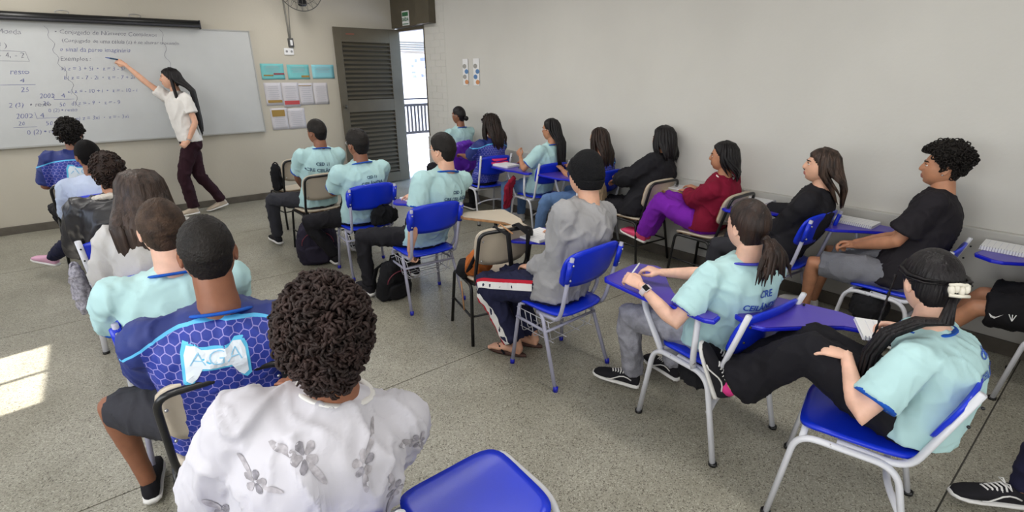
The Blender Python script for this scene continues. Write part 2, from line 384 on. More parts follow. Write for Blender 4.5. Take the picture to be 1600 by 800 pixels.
# railing seen through the doorway
rl = empty('balcony_railing', (0, 0, 0)); rl.matrix_world = WR @ Matrix.Translation((1.2, 9.6, 0))
tag(rl, 'dark metal balcony railing with thin upright bars outside the doorway', 'railing')
for zz, t in ((1.15, .05), (1.27, .03), (.60, .05)):
    m = MB(); m.box((.2, 0, zz), (1.9, .04, t)); m.build('rail', M_rail, rl, False)
for i in range(22):
    m = MB(); m.box((-.66+i*.082, 0, .87), (.03, .03, .56)); m.build('baluster', M_rail, rl, False)
m = MB(); m.box((0, 0, 0), (.8, .02, .62)); nb = m.build('notice_board', M_paper, None, False, M_=WR @ Matrix.Translation((3.05, 12.4, 1.93)))
tag(nb, 'white notice poster with small coloured marks seen through the doorway', 'poster')
rnd = random.Random(3)
for i in range(9): m = MB(); m.box((rnd.uniform(-.34, .34), -.012, rnd.uniform(-.26, .24)), (rnd.uniform(.04, .12), .004, rnd.uniform(.03, .09))); m.build('printed_mark', mat('poster_print', '8C8FB4', .8), nb, False)
m = MB(); m.box((0, 0, 0), (1.3, .05, .28)); sh = m.build('roller_shutter', mat('corrugated_grey', '9A948C', .7, bump=.2), None, False, M_=WR @ Matrix.Translation((3.05, 12.35, 2.42)))
tag(sh, 'grey ribbed roller shutter above the poster beyond the doorway', 'shutter')
for i in range(5):
    m = MB(); m.tube([(-.65, -.03, -.11+i*.055), (.65, -.03, -.11+i*.055)], .018, 6); m.build('slat', mat('corrugated_grey', '9A948C'), sh)
# door frame, transom and hinged leaf
d1 = struct(empty('door_1', (0, 0, 0))); d1.matrix_world = WR
m = MB(); m.box((.0, 7.62, 2.79), (.06, .95, .72)); m.build('transom_panel', M_door, d1, False, bevel=.004)
m = MB(); m.box((-.06, 6.99, 2.79), (.12, .34, .72)); m.build('transom_return', M_door, d1, False, bevel=.004)
m = MB(); m.box((-.036, 7.2, 2.79), (.015, .04, .7)); m.build('transom_batten', M_door, d1, False)
for nm, c, d in (('jamb', (.05, 7.16, 1.2), (.11, .035, 2.4)), ('jamb', (.02, 8.05, 1.2), (.11, .06, 2.4)), ('head', (.06, 7.6, 2.40), (.1, .9, .04))):
    m = MB(); m.box(c, d); m.build(nm, M_door, d1, False, bevel=.003)
# opening: black out nothing, the wall piece stops at the doorway
bpy.data.objects['upper_wall'].data.clear_geometry()
m = MB(); m.box((.1, 2.175, H0/2), (.2, 9.95, H0)); m.box((.1, 7.6, 2.79), (.1, .92, .72))
_t = m.build('tmpw', M_wallR, None, False); bpy.data.objects['upper_wall'].data = _t.data; bpy.data.objects.remove(_t)
leaf = struct(empty('door_2', (3.99, 7.935, .02), math.pi+.035))
LW, LH = 1.06, 2.385
def lb(name, x0, x1, z0, z1, y=0, t=.035, mt=None):
    q = MB(); q.box(((x0+x1)/2, y, (z0+z1)/2), (x1-x0, t, z1-z0)); return q.build(name, mt or M_door, leaf, False, bevel=.003)
lb('stile', 0, .17, 0, LH); lb('stile', LW-.11, LW, 0, LH)
lb('rail', .17, LW-.11, LH-.2, LH); lb('rail', .17, LW-.11, 1.17, 1.35); lb('rail', .17, LW-.11, 0, .16)
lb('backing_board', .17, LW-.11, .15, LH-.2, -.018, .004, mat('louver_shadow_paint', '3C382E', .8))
def slats(z0, z1, n):
    for i in range(n):
        zc = z0+(i+.5)*(z1-z0)/n; q = MB(); q.box(((.17+LW-.11)/2, .0, zc), (LW-.28, .045, .012), Matrix.Rotation(math.radians(-38), 3, 'X'))
        q.build('louver_slat', M_door, leaf, False)
slats(1.35, LH-.2, 13); slats(.16, 1.17, 15)
q = MB(); q.ball((LW-.05, .045, 1.26), (.025, .02, .025)); q.tube([(LW-.05, .02, 1.26), (LW-.05, .05, 1.26)], .01, 8); q.build('handle', mat('dark_lock', '3A362C', .4), leaf)
q = MB(); q.box((LW-.25, .019, LH-.09), (.13, .004, .018)); q.build('red_sticker', mat('faded_red', '7E4A3C', .7), leaf, False)
# exit sign on the transom
es = MB(); es.box((0, 0, 0), (.008, .2, .2)); esn = es.build('exit_sign', M_paper, None, False, M_=WR @ Matrix.Translation((-.036, 7.6, 2.55)))
tag(esn, 'small green and white SAÍDA exit sign on the dark door transom', 'sign')
q = MB(); q.box((-.006, 0, .055), (.004, .17, .055)); q.box((-.006, 0, -.08), (.004, .17, .012)); q.build('green_field', mat('sign_green', '2F6B45', .6), esn, False)
vs, fs = text2d('SAÍDA', .066, .002); q = MB(); q.add([V((-.007, -v.x, v.y-.02)) for v in vs], fs); q.build('lettering', mat('sign_green', '2F6B45'), esn, False)

# ---------------------------------------------------------------- front wall items
wb = empty('whiteboard', (0, 8.03, 0))
tag(wb, 'long white writing board covered with handwritten algebra on the front wall', 'whiteboard')
q = MB(); q.box((-.25, 0, 1.642), (4.12, .03, 1.315)); q.build('writing_surface', M_board, wb, False)
for c, d in (((-.25, -.005, .984), (4.14, .045, .018)), ((-.25, -.005, 2.302), (4.14, .04, .014)), ((1.815, -.005, 1.642), (.014, .04, 1.32))):
    q = MB(); q.box(c, d); q.build('edge_strip', mat('board_trim', 'A9A9A7', .5), wb, False)
ink1 = 'blue'; ink2 = 'dark'
def write(mb, s, x, z, h, sh=.25):
    vs, fs = text2d(s, h*.95, -h*.006, wob=h*.10, shear=sh)
    x0 = min(v.x for v in vs); q = MB(); q.add([V((v.x-x0+x, -.0175, v.y+z)) for v in vs], fs); q.build('handwritten_line', M_ink if mb == 'blue' else M_ink2, wb, False)['kind'] = 'stuff'
def line(mb, pts, w=.0035):
    q = MB()
    for a, b in zip(pts[:-1], pts[1:]):
        a = V((a[0], -.0175, a[1])); b = V((b[0], -.0175, b[1])); d = (b-a).normalized(); s_ = V((-d.z, 0, d.x))*w/2
        q.add([a-s_, b-s_, b+s_, a+s_], [(0, 1, 2, 3)])
    q.build('ink_stroke', M_ink if mb == 'blue' else M_ink2, wb, False)['kind'] = 'stuff'
write(ink2, 'fórmula   da Moeda', -1.05, 2.2, .075); write(ink2, '= ( , 4 )', -.86, 2.06, .08); write(ink2, '- 1, - 4, - 2', -.84, 1.96, .08)
line(ink2, [(-1.1, 2.02), (-.5, 2.0), (-.49, 1.9), (-1.1, 1.91)])
write(ink1, 'resto', -.68, 1.79, .08); write(ink1, '4', -.62, 1.70, .07); line(ink1, [(-.9, 1.655), (-.5, 1.655)]); write(ink1, '25', -.64, 1.6, .075)
write(ink2, '• resto', -.6, 1.44, .07); write(ink1, '2 (3)', -.78, 1.44, .07); write(ink1, '2002   4', -.75, 1.32, .075)
line(ink1, [(-.58, 1.36), (-.58, 1.29), (-.35, 1.29)]); write(ink1, '50', -.52, 1.23, .07); write(ink1, '20', -.75, 1.24, .06); line(ink1, [(-.8, 1.2), (-.6, 1.2)])
write(ink1, '0 (2) • resto', -.7, 1.14, .07)
write(ink1, '2002   4', -.5, 1.53, .07); line(ink1, [(-.38, 1.56), (-.38, 1.49), (-.2, 1.49)]); write(ink1, '50', -.35, 1.43, .06); write(ink1, '20', -.49, 1.45, .06); write(ink1, '0 (2) • resto', -.46, 1.37, .055)
wav = [(-.28+.018*math.sin(i*1.3)+.012*math.sin(i*.4)+.004*i, 2.27-i*.03) for i in range(30)]; line(ink2, wav)
wav = [(.80+.018*math.sin(i*1.1)+.012*math.sin(i*.45)+.002*i, 2.28-i*.03) for i in range(20)]; line(ink2, wav)
write(ink2, '• Conjugado de Números Complexos', -.2, 2.215, .066)
write(ink2, '(Conjugado de uma célula (z) é se alterar trocando', -.16, 2.125, .058); write(ink1, 'o sinal da parte imaginária', -.2, 2.03, .066)
write(ink2, 'Exemplos :', -.22, 1.93, .066)
for s_, z_ in (('a) z = 3 + 5i  •  z = 3 - 5i', 1.825), ('b) z = - 7 - 2i  •  z = - 7 + 2i', 1.725), ('c) z = - 10 + i  •  z = - 10 - i', 1.575), ('d) z = - 9  •  z = - 9', 1.44), ('e) z = 3xi  •  z = - 3xi', 1.27)):
    write(ink1, s_, -.24, z_, .062)
# projection screen case
psx = empty('projection_screen_case', (0, 0, 0)); tag(psx, 'long black roll-up projection screen case above the whiteboard', 'screen')
q = MB(); q.tube([(-2.2, 7.96, 2.355), (1.235, 7.96, 2.355)], .045, 14); q.build('housing', M_ktube, psx)
q = MB(); q.tube([(-2.2, 7.912, 2.33), (1.235, 7.912, 2.33)], .012, 8); q.box((1.24, 7.96, 2.35), (.012, .085, .1)); q.build('pull_bar', mat('grey_slot', '3A3A40', .5), psx)
for x_ in (-.09, .575):
    q = MB(); q.tube([(x_+.06*math.cos(a_), 7.96, 2.415+.02*math.sin(a_)) for a_ in [i*math.pi/8 for i in range(17)]], .004, 6); q.tube([(x_, 7.96, 2.43), (x_, 8.05, 2.44)], .004, 6); q.build('hanging_ring', M_chrome, psx)
# wall fan
fan = empty('wall_fan', (2.46, 7.72, 2.86)); tag(fan, 'wall fan with wire guard high on the front wall', 'fan')
q = MB()
for r_ in (.30, .22, .13): q.tube([(r_*math.cos(a_), -.06+.1*(r_ < .3)*-.3, r_*math.sin(a_)) for a_ in [i*math.pi/24 for i in range(49)]], .006 if r_ == .30 else .003, 6)
for i in range(24):
    a_ = i*math.pi/12; q.tube([(.05*math.cos(a_), -.1, .05*math.sin(a_)), (.2*math.cos(a_), -.1, .2*math.sin(a_)), (.3*math.cos(a_), -.06, .3*math.sin(a_)), (.2*math.cos(a_), .03, .2*math.sin(a_)), (.06*math.cos(a_), .05, .06*math.sin(a_))], .0022, 5)
q.build('guard', mat('fan_wire', '5E5C58', .4, metal=.5), fan)
for i in range(3):
    a_ = i*2.094+.6; q = MB(); q.plate(lambda u, v, a_=a_: ((V((math.cos(a_), 0, math.sin(a_)))*(.14+.1*u)+V((-math.sin(a_), 0, math.cos(a_)))*(.055*v*(1+.4*u))+V((0, -.03+.02*v, 0))), (0, 1, 0)), .004, 6, 6, 4); q.build('blade', M_ktube, fan)
q = MB(); q.tube([(0, -.08, 0), (0, -.02, 0), (0, .12, 0)], [.04, .055, .045], 12); q.tube([(0, .08, -.02), (-.05, .2, -.06), (-.08, .29, -.1)], .022, 10); q.build('motor', mat('fan_grey', '6A6862', .5), fan)
tr = empty('cable_trunking', (0, 0, 0)); tag(tr, 'thin grey cable conduit running from the wall fan down to a switch', 'conduit')
q = MB(); q.tube([(2.33, 8.035, 2.75), (2.345, 8.035, 2.23)], .012, 8); q.tube([(2.40, 8.04, 2.75), (2.36, 8.04, 2.24)], .006, 6); q.build('conduit', mat('conduit_grey', '8A8780', .6), tr)
q = MB(); q.box((2.352, 8.03, 2.175), (.07, .05, .12)); q.build('switch_box', mat('dark_box', '4A4A4A', .5), tr, False, bevel=.006)
q = MB(); q.box((2.352, 8.0, 2.175), (.03, .012, .07)); q.build('switch_rocker', M_paper, tr, False)
so = MB(); so.box((2.31, 8.04, 2.06), (.13, .02, .09)); so_ = so.build('wall_socket', M_paper, None, False, bevel=.004); tag(so_, 'small white double socket plate above the turquoise papers', 'socket')
q = MB(); q.ball((2.28, 8.029, 2.06), (.016, .004, .016)); q.ball((2.345, 8.029, 2.06), (.016, .004, .016)); q.build('outlet', mat('socket_grey', '8E8E90', .6), so_)
# papers on the wall: x0 x1 z0 z1 colour marks
def sheet(x0, x1, z0, z1, color, label, marks=(), grp=None):
    q = MB(); n = 6; w = x1-x0; h = z1-z0
    vs = [V((x0+w*i/n, 8.047-.004*math.sin(i*1.3+j)-.003, z0+h*j/n)) for j in range(n+1) for i in range(n+1)]
    fs = [(j*(n+1)+i, j*(n+1)+i+1, (j+1)*(n+1)+i+1, (j+1)*(n+1)+i) for j in range(n) for i in range(n)]
    q.add(vs, fs); o = q.build('paper_sheet', color, None, True); sm = o.modifiers.new('t', 'SOLIDIFY'); sm.thickness = .0012
    tag(o, label, 'paper', grp)
    for (a, b, c, d, mt) in marks:
        q = MB(); q.box((x0+w*(a+b)/2, 8.036, z0+h*(c+d)/2), (w*(b-a), .002, h*(d-c))); q.build('taped_strip', mt, o, False)
    if marks is not None:
        q = MB()
        for r_ in range(5 if h < .25 else 9): q.box((x0+w*.5, 8.0375, z1-h*(.16+.09*r_)), (w*(.5+.3*((r_*7) % 3)/3), .001, .004))
        q.build('printed_lines', mat('faint_print', 'A9ABB4', .8), o, False)
    return o
M_tq = mat('turquoise_paper', '74BEC0', .7, var=.06, vscale=4); M_lb = mat('pale_blue_paper', '86C6D2', .6); M_sh = mat('pale_document', 'C9C6CC', .7)
M_ochre = mat('ochre_strip', '9A7C3E', .7); M_rs = mat('red_strip', 'B8464A', .6); M_dr = mat('dark_red_strip', '8C3A46', .7)
sheet(1.895, 2.205, 1.685, 1.895, M_tq, 'turquoise paper nearest the whiteboard, with ochre and red strips', ((.08, .5, .22, .3, M_ochre), (.52, .98, .3, .4, M_dr)))
sheet(2.25, 2.56, 1.685, 1.885, M_tq, 'middle turquoise paper with one ochre strip at its corner', ((.6, .97, .12, .26, M_ochre),))
sheet(2.60, 2.93, 1.69, 1.885, M_lb, 'plain pale blue paper nearest the door', None or ())
for (a, b, c, d, lab, mk) in ((1.90, 2.13, 1.33, 1.64, 'white notice below the first turquoise paper with an ochre strip', ((.1, .95, .12, .24, M_ochre),)),
        (2.135, 2.37, 1.30, 1.64, 'white notice in the middle row with a bold red strip', ((.05, .95, .1, .26, M_rs),)),
        (2.375, 2.58, 1.32, 1.63, 'white typed notice right of the red strip, thin brown line on top', ((0, .9, .87, .9, M_ochre),)),
        (2.585, 2.80, 1.32, 1.63, 'faint white typed notice at the right end of the middle row', ()),
        (1.93, 2.16, .985, 1.29, 'lower white notice with a broad ochre block', ((.08, .85, .62, .92, M_ochre),)),
        (2.165, 2.41, .985, 1.28, 'lower white notice without strip beside the ochre block notice', ())):
    sheet(a, b, c, d, M_sh, lab, mk)
# papers on right wall
def wsheet(y0, y1, z0, z1, label, cols):
    q = MB(); q.box((-.008, (y0+y1)/2, (z0+z1)/2), (.003, y1-y0, z1-z0)); o = q.build('leaflet', M_paper, None, False, M_=WR); tag(o, label, 'poster')
    r_ = random.Random(y0)
    for k_, c in enumerate(cols):
        q = MB(); q.ball((-.010, y0+(y1-y0)*(.3+.35*(k_ % 2)), z0+(z1-z0)*(.12+.2*k_)), (.0015, .045, .03), 10, 6); q.build('printed_picture', c, o)
Mo, Mg, Mb_ = mat('print_orange', 'C98A5C', .7), mat('print_grey', '9E9C98', .7), mat('print_blue', '5A82B4', .7)
wsheet(6.08, 6.20, 1.60, 1.94, 'narrow leaflet on the right wall nearer the doorway, orange figure', (Mo, Mg, Mb_, Mg)); wsheet(5.83, 5.96, 1.60, 1.94, 'narrow leaflet on the right wall further from the doorway, blue heading', (Mo, Mb_, Mb_, Mg))
# ceiling luminaires added out of view to light the room
for i, (x, y) in enumerate(((-.6, 1.0), (2.2, 1.0), (-.6, 4.0), (2.2, 4.0), (-.6, 6.7), (2.2, 6.7))):
    e = empty('added_ceiling_light', (x, y, H0)); tag(e, 'added unseen white twin tube ceiling light over the '+('left', 'right')[i % 2]+' side of the '+('back', 'middle', 'front')[i//2]+' of the room', 'lamp', 'added ceiling tube lights')
    q = MB(); q.box((0, 0, -.03), (.22, 1.25, .06)); q.build('housing', M_paper, e, False, bevel=.01)
    mt = mat('added_tube_glow', 'FFFFFF', .4); mt.node_tree.nodes['Principled BSDF'].inputs['Emission Color'].default_value = (1, 1, 1, 1); mt.node_tree.nodes['Principled BSDF'].inputs['Emission Strength'].default_value = 2
    for s_ in (-.05, .05):
        q = MB(); q.tube([(s_, -.58, -.085), (s_, .58, -.085)], .014, 8); q.build('tube', mt, e)
    light('added_tube_light', 'AREA', (x, y, H0-.13), (0, 0, 0), 23, .25, 1.2, (1, .97, .92))
# ---------------------------------------------------------------- school chairs (origin on the floor under the seat, +y = facing)
def chair(x, y, yaw, kind, label, tablet=0, back=True, basket=False, tab_mat=None):
    c = empty('school_chair', (x, y, 0), math.radians(yaw)); tag(c, label, 'chair', 'school chairs')
    beige = kind == 'beige'; bz = .77 if kind == 'white' else .825
    seatm = M_beige if beige else M_blue; backm = seatm
    tm = {'grey': M_gtube, 'white': M_stube, 'beige': M_ktube, 'whitethin': M_wtube}[kind]
    R_ = .012 if kind != 'white' else .017; RY = R_ if kind != 'white' else .012
    def sf(u, v):
        z = .447-.018*max(0, v-.45)**2/.3+.006*u*u-.006*(1-u*u)*(1-v*v)+(.008*v*v if v < 0 else 0)
        return (u*(.205-.012*(1-v)/2), .2*v, z), (0, .05*max(0, v), 1)
    q = MB(); q.plate(sf, .014, 16, 14, 5); q.build('seat', seatm, c)
    if beige: q = MB(); q.plate(lambda u, v: (V(sf(u*.985, v*.985)[0])+V((0, 0, -.0095)), (0, 0, 1)), .005, 16, 14, 5); q.build('seat_underside', M_wood, c)
    def bf(u, v):
        hgt = .105 if not beige else .125
        zc = {'grey': .748, 'white': .665, 'whitethin': .72, 'beige': .70}[kind]
        return (u*(.222 if not beige else .195)*(1-.03*(v < 0)), -.245+.03*u*u-.035*v+(.004 if beige else 0), zc+v*hgt+(.012*(1-u*u) if v > 0 else -.012*(1-u*u))*abs(v)), (0, 1, .3)
    if back:
        q = MB(); q.plate(bf, .013, 16, 8, 5); bo = q.build('backrest', backm, c)
        if beige: q = MB(); q.plate(lambda u, v: (V(bf(u*.99, v*.99)[0])+V((0, .009, 0)), (0, 1, .3)), .005, 16, 8, 5); q.build('backrest_face', M_wood, c)
    if kind == 'grey':
        for s in (-1, 1):
            if back:
                q = MB(); q.tube(fillet([(s*.19, .0, .425), (s*.19, -.17, .43), (s*.192, -.20, .50), (s*.205, -.275, .84)], .05), R_, 10); q.build('back_post', tm, c)
                q = MB(); q.tube([(s*.204, -.245, .69), (s*.208, -.27, .82)], [.02, .02], 10, [.013, .013]); q.build('post_sleeve', M_blue, bo)
                q = MB()
                for zz in (.71, .80): q.ball((s*.205, -.263-(zz-.69)*.2, zz), .007, 8, 6)
                q.build('screw_cap', M_chrome, bo)
            q = MB(); q.tube(fillet([(s*.17, .13, .428), (s*.19, .155, .428), (s*.225, .19, .0)], .03), R_, 10); q.build('leg', tm, c)
            q = MB(); q.tube(fillet([(s*.17, .02, .425), (s*.205, -.06, .425), (s*.235, -.21, .0)], .06), R_, 10); q.build('leg', tm, c)
            for p in ((s*.225, .19, 0), (s*.235, -.21, 0)):
                q = MB(); q.tube([V(p), V(p)+V((-s*.002, 0, .03))], .015, 10); q.build('foot_cap', M_blue2, c)
            q = MB(); q.tube([(s*.208, .165, .34), (s*.213, -.10, .34)], .009, 8); q.build('side_rail', tm, c)
        q = MB(); q.tube([(-.213, -.10, .34), (.213, -.10, .34)], .009, 8); q.build('cross_rail', tm, c)
    elif kind in ('white', 'whitethin'):
        for s in (-1, 1):
            if back:
                q = MB(); q.tube(fillet([(s*.195, .06, .425), (s*.197, -.16, .42), (s*.21, -.27, bz+.02)], .07, 6), R_, 12, RY); q.build('back_post', tm, c)
                q = MB()
                for zz in (bz-.11, bz-.03): q.ball((s*.206, -.262-(zz-bz+.1)*.2-.006, zz), .006, 8, 6)
                q.build('screw_cap', M_ktube, bo)
            q = MB(); q.tube(fillet([(s*.245, .235, 0), (s*.225, .19, .42), (s*.225, -.13, .425), (s*.245, -.24, 0)], .075, 7), R_, 12, RY); q.build('side_frame', tm, c)
            for p in ((s*.245, .235, 0), (s*.245, -.24, 0)):
                q = MB(); q.tube([V(p), V(p)+V((0, 0, .015))], .02, 10); q.build('foot_cap', M_ktube, c)
        q = MB(); q.tube(fillet([(-.235, -.17, .25), (-.1, -.12, .27), (.1, -.12, .27), (.235, -.17, .25)], .1), R_*.75, 10); q.build('cross_rail', tm, c)
        q = MB(); q.tube([(-.22, .17, .405), (.22, .17, .405)], R_*.75, 10); q.tube([(-.22, -.10, .41), (.22, -.10, .41)], R_*.75, 10); q.build('seat_rail', tm, c)
    else:
        if back:
            q = MB(); q.tube(fillet([(-.18, .03, .425), (-.18, -.18, .425), (-.19, -.205, .5), (-.187, -.288, .815), (.187, -.288, .815), (.19, -.205, .5), (.18, -.18, .425), (.18, .03, .425)], .06), R_, 10); q.build('back_frame', tm, c)
            for s in (-1, 1):
                for zz in (.62, .76): q = MB(); q.ball((s*.165, -.255-(zz-.62)*.24, zz), .006, 8, 6); q.build('rivet', M_chrome, bo)
        for s in (-1, 1):
            q = MB(); q.tube(fillet([(s*.225, .20, 0), (s*.20, .17, .42), (s*.20, -.15, .42), (s*.23, -.22, 0)], .045), R_, 10); q.build('side_frame', tm, c)
            q = MB(); q.tube([(s*.213, .185, .20), (s*.218, -.19, .20)], .008, 8); q.build('side_rail', tm, c)
        q = MB(); q.tube([(-.215, -.18, .2), (.215, -.18, .2)], .008, 8); q.tube([(-.2, .165, .41), (.2, .165, .41)], .009, 8); q.build('cross_rail', tm, c)
    if basket:
        wm = mat('basket_wire', 'C4C4CC', .4, metal=.3)
        q = MB(); zz = .27
        for j in range(6):
            yy = -.1+j*.05; q.tube(fillet([(-.2, yy, .40), (-.17, yy, zz-.04*(j % 2)), (.17, yy, zz-.04*(j % 2)), (.2, yy, .40)], .02, 3), .0028, 5)
        for xx in (-.17, -.06, .06, .17): q.tube([(xx, -.12, zz-.01), (xx, .17, zz-.01)], .0028, 5)
        q.tube([(-.2, -.12, .40), (.2, -.12, .40), (.2, .17, .40), (-.2, .17, .40), (-.2, -.12, .40)], .003, 5)
        q.build('book_basket', wm, c)
    if tablet:
        s = tablet; bt = tab_mat == 'beige'
        out = [(.205, -.14), (.265, -.155), (.29, -.12), (.30, .06), (.34, .16), (.345, .46), (.32, .49), (.06, .54), (.02, .53), (-.035, .45), (-.03, .40), (.13, .215), (.19, .13), (.205, .05)]
        out = [(a*s, b) for a, b in out]
        q = MB(); q.prism(out, .712, .732); q.build('writing_tablet', M_rim if not bt else M_wood, c, False, bevel=.006)
        cx = sum(a for a, b in out)/len(out); cy = sum(b for a, b in out)/len(out)
        inn = [(cx+(a-cx)*.965, cy+(b-cy)*.965) for a, b in out]
        q = MB(); q.prism(inn, .7321, .7345); q.build('tablet_top', M_beige if bt else M_tab, c, False)
        q = MB(); q.tube(fillet([(s*.215, .15, .41), (s*.235, .17, .48), (s*.20, .30, .60), (s*.20, .33, .715)], .05), R_, 10, RY); q.build('tablet_post', tm, c)
        q = MB(); q.tube(fillet([(s*.22, -.05, .42), (s*.265, -.07, .5), (s*.25, -.06, .715)], .05), R_, 10, RY); q.build('tablet_post', tm, c)
    return c
# ---------------------------------------------------------------- people
def sstep(a, b, x):
    t = min(1, max(0, (x-a)/(b-a))); return t*t*(3-2*t)
def headp(d):
    # surface of the head in head space (z up, +y face) for a unit direction
    x, y, z = d.x*.077, d.y*.098, d.z*.117
    if z < 0:
        t = min(.999, -z/.117); k = math.sqrt((1-t**3.2)/(1-t*t)); k = min(k, 1.75)
        x *= k*(1-.30*t*t); y *= k if y > 0 else k*(1-.30*t)
        if y > 0: y = y*(1-.12*t)+.012*t*t
    else:
        if y < 0: y *= 1.04
    if y > .02:
        w = sstep(.02, .06, y); ax = abs(x)
        if z < .03 and z > -.04:
            h = sstep(.028, -.028, z) if z > -.030 else sstep(-.044, -.030, z)
            y += w*.019*h*math.exp(-(x/(.0075+.007*h))**2)
        y -= w*.009*math.exp(-((ax-.031)/.016)**2-((z-.004)/.013)**2)
        y += w*.004*math.exp(-((ax-.028)/.025)**2-((z-.024)/.008)**2)
        y += w*.007*math.exp(-(x/.019)**2)*(math.exp(-((z+.058)/.0055)**2)+1.1*math.exp(-((z+.071)/.006)**2))
        y -= w*.004*math.exp(-(x/.02)**2-((z+.084)/.006)**2)
        y += w*.007*math.exp(-(x/.02)**2-((z+.102)/.014)**2)
        y += w*.003*math.exp(-((ax-.045)/.016)**2-((z+.025)/.02)**2)
    return V((x, y, z))
def hdirs(nr=54, nc=60):
    D = []
    for i in range(1, nr):
        ph = math.pi*i/nr; row = []
        for j in range(nc):
            t = 2*math.pi*j/nc; th = t-.42*math.sin(t)
            row.append(V((math.sin(ph)*math.sin(th), math.sin(ph)*math.cos(th), math.cos(ph))))
        D.append(row)
    return D
HD = hdirs(); HDC = hdirs(30, 40)
def head_grid(fn, D):
    mb = MB(); nr = len(D); nc = len(D[0]); vs = [fn(d) for r in D for d in r]; fs = []
    for i in range(nr-1):
        for j in range(nc):
            k = (j+1) % nc; fs.append((i*nc+j, (i+1)*nc+j, (i+1)*nc+k, i*nc+k))
    t = len(vs); vs += [fn(V((0, 0, 1))), fn(V((0, 0, -1)))]
    for j in range(nc):
        k = (j+1) % nc; fs.append((t, j, k)); fs.append((t+1, (nr-1)*nc+k, (nr-1)*nc+j))
    return mb.add(vs, fs)
def hairline(d, back=-.075, front=.066):
    a = abs(math.degrees(math.atan2(d.x, d.y)))
    pts = ((0, front), (38, front-.002), (55, .045), (72, .02), (84, -.012), (93, .0), (112, .005), (124, -.05), (150, back-.02), (180, back-.026))
    if back < -.085: pts = ((0, front), (38, front-.002), (55, .045), (72, .02), (84, -.012), (93, .0), (103, -.02), (112, -.06), (135, back), (180, back-.02))
    for (a0, z0), (a1, z1) in zip(pts[:-1], pts[1:]):
        if a <= a1: return z0+(z1-z0)*(a-a0)/(a1-a0)
    return back
def hair_cap(th, D, back=-.075, front=.066, nz=0, ns=40, seed=0, shape=None):
    def fn(d):
        p = headp(d); m = sstep(-.004, .012, p.z-hairline(d, back, front))
        t = th*(.55+.45*sstep(-.03, .08, p.z)) if shape is None else shape(d, p)
        n = V((p.x/.077**2, p.y/.1**2, p.z/.117**2)).normalized()
        k = 1+(noise.noise(d*ns*.1*3+V((seed, 0, 0)))*nz if nz else 0)
        return p+n*(t*m*k-.005*(1-m))
    return head_grid(fn, D)
def two_bone(a, c, l1, l2, pole):
    a = V(a); c = V(c); d = c-a; L = d.length; mx = (l1+l2)*.995
    if L > mx: c = a+d*(mx/L); d = c-a; L = mx
    k = (l1*l1-l2*l2+L*L)/(2*L); h = math.sqrt(max(0, l1*l1-k*k)); n = d.normalized(); p = V(pole)-a; p = p-n*p.dot(n)
    p = p.normalized() if p.length > 1e-5 else n.orthogonal().normalized()
    return a+n*k+p*h, c
def hand_mesh(wr, hd, up_, side, curl=.5, sc=1, spread=.1, thumb=None):
    # wr wrist, hd direction of fingers, up_ back of the hand normal, side +1 right -1 left
    f = V(hd).normalized(); u = V(up_); u = (u-f*u.dot(f)).normalized(); s = f.cross(u)*side   # s points to the thumb-less side for right? fixed below
    s = -s if False else s
    th_dir = -s                                           # right hand palm down: thumb points to its left
    mb = MB(); R_ = lambda a, b, c: wr+f*(a*sc)+th_dir*(b*sc)+u*(c*sc)
    mb.tube([R_(-.02, 0, 0), R_(.0, 0, 0), R_(.03, .002, 0), (R_(.06, .0, .002)), R_(.088, -.002, .0)], [.024*sc, .026*sc, .034*sc, .039*sc, .036*sc], 12, [.018*sc, .016*sc, .015*sc, .014*sc, .011*sc], ref=th_dir)
    for i, (b, L, r_) in enumerate(((.028, .070, .0085), (.010, .078, .0088), (-.009, .072, .0084), (-.027, .056, .0075))):
        p = R_(.078, b, 0); d = (f+th_dir*((1.5-i)*spread)).normalized(); pts = [R_(.05, b*.8, 0), p]; a = 0
        for k_, frac in enumerate((.46, .30, .24)):
            a += curl*(.75, .95, .6)[k_]*(1+.12*i); dd = d*math.cos(a)-u*math.sin(a); p = p+dd*(L*frac*sc); pts.append(p)
        mb.tube(pts, [r_*sc, r_*1.05*sc, r_*sc, r_*.93*sc, r_*.75*sc], 8)
        mb.ball(pts[-1], r_*.78*sc, 8, 6)
    tc = curl if thumb is None else thumb
    p0 = R_(.018, .022, -.004); p1 = R_(.045, .047, -.010-.01*tc); p2 = R_(.073, .055-.022*tc, -.014-.022*tc); p3 = R_(.094, .05-.034*tc, -.018-.030*tc)
    mb.tube([p0, p1, p2, p3], [.014*sc, .0125*sc, .0105*sc, .008*sc], 8); mb.ball(p3, .0082*sc, 8, 6)
    return mb
def lock(mb, pts, w, t, rp=.12, ph=0, n=10, ref=(1, 0, 0)):
    m = len(pts); prof = [min(1, .35+i*.5)*(1 if i < m-3 else (.8, .5, .12)[i-(m-3)]) for i in range(m)]
    mb.tube(pts, [w*p for p in prof], n, [t*p for p in prof], ref=ref, ripple=rp, rk=5, ph=ph)
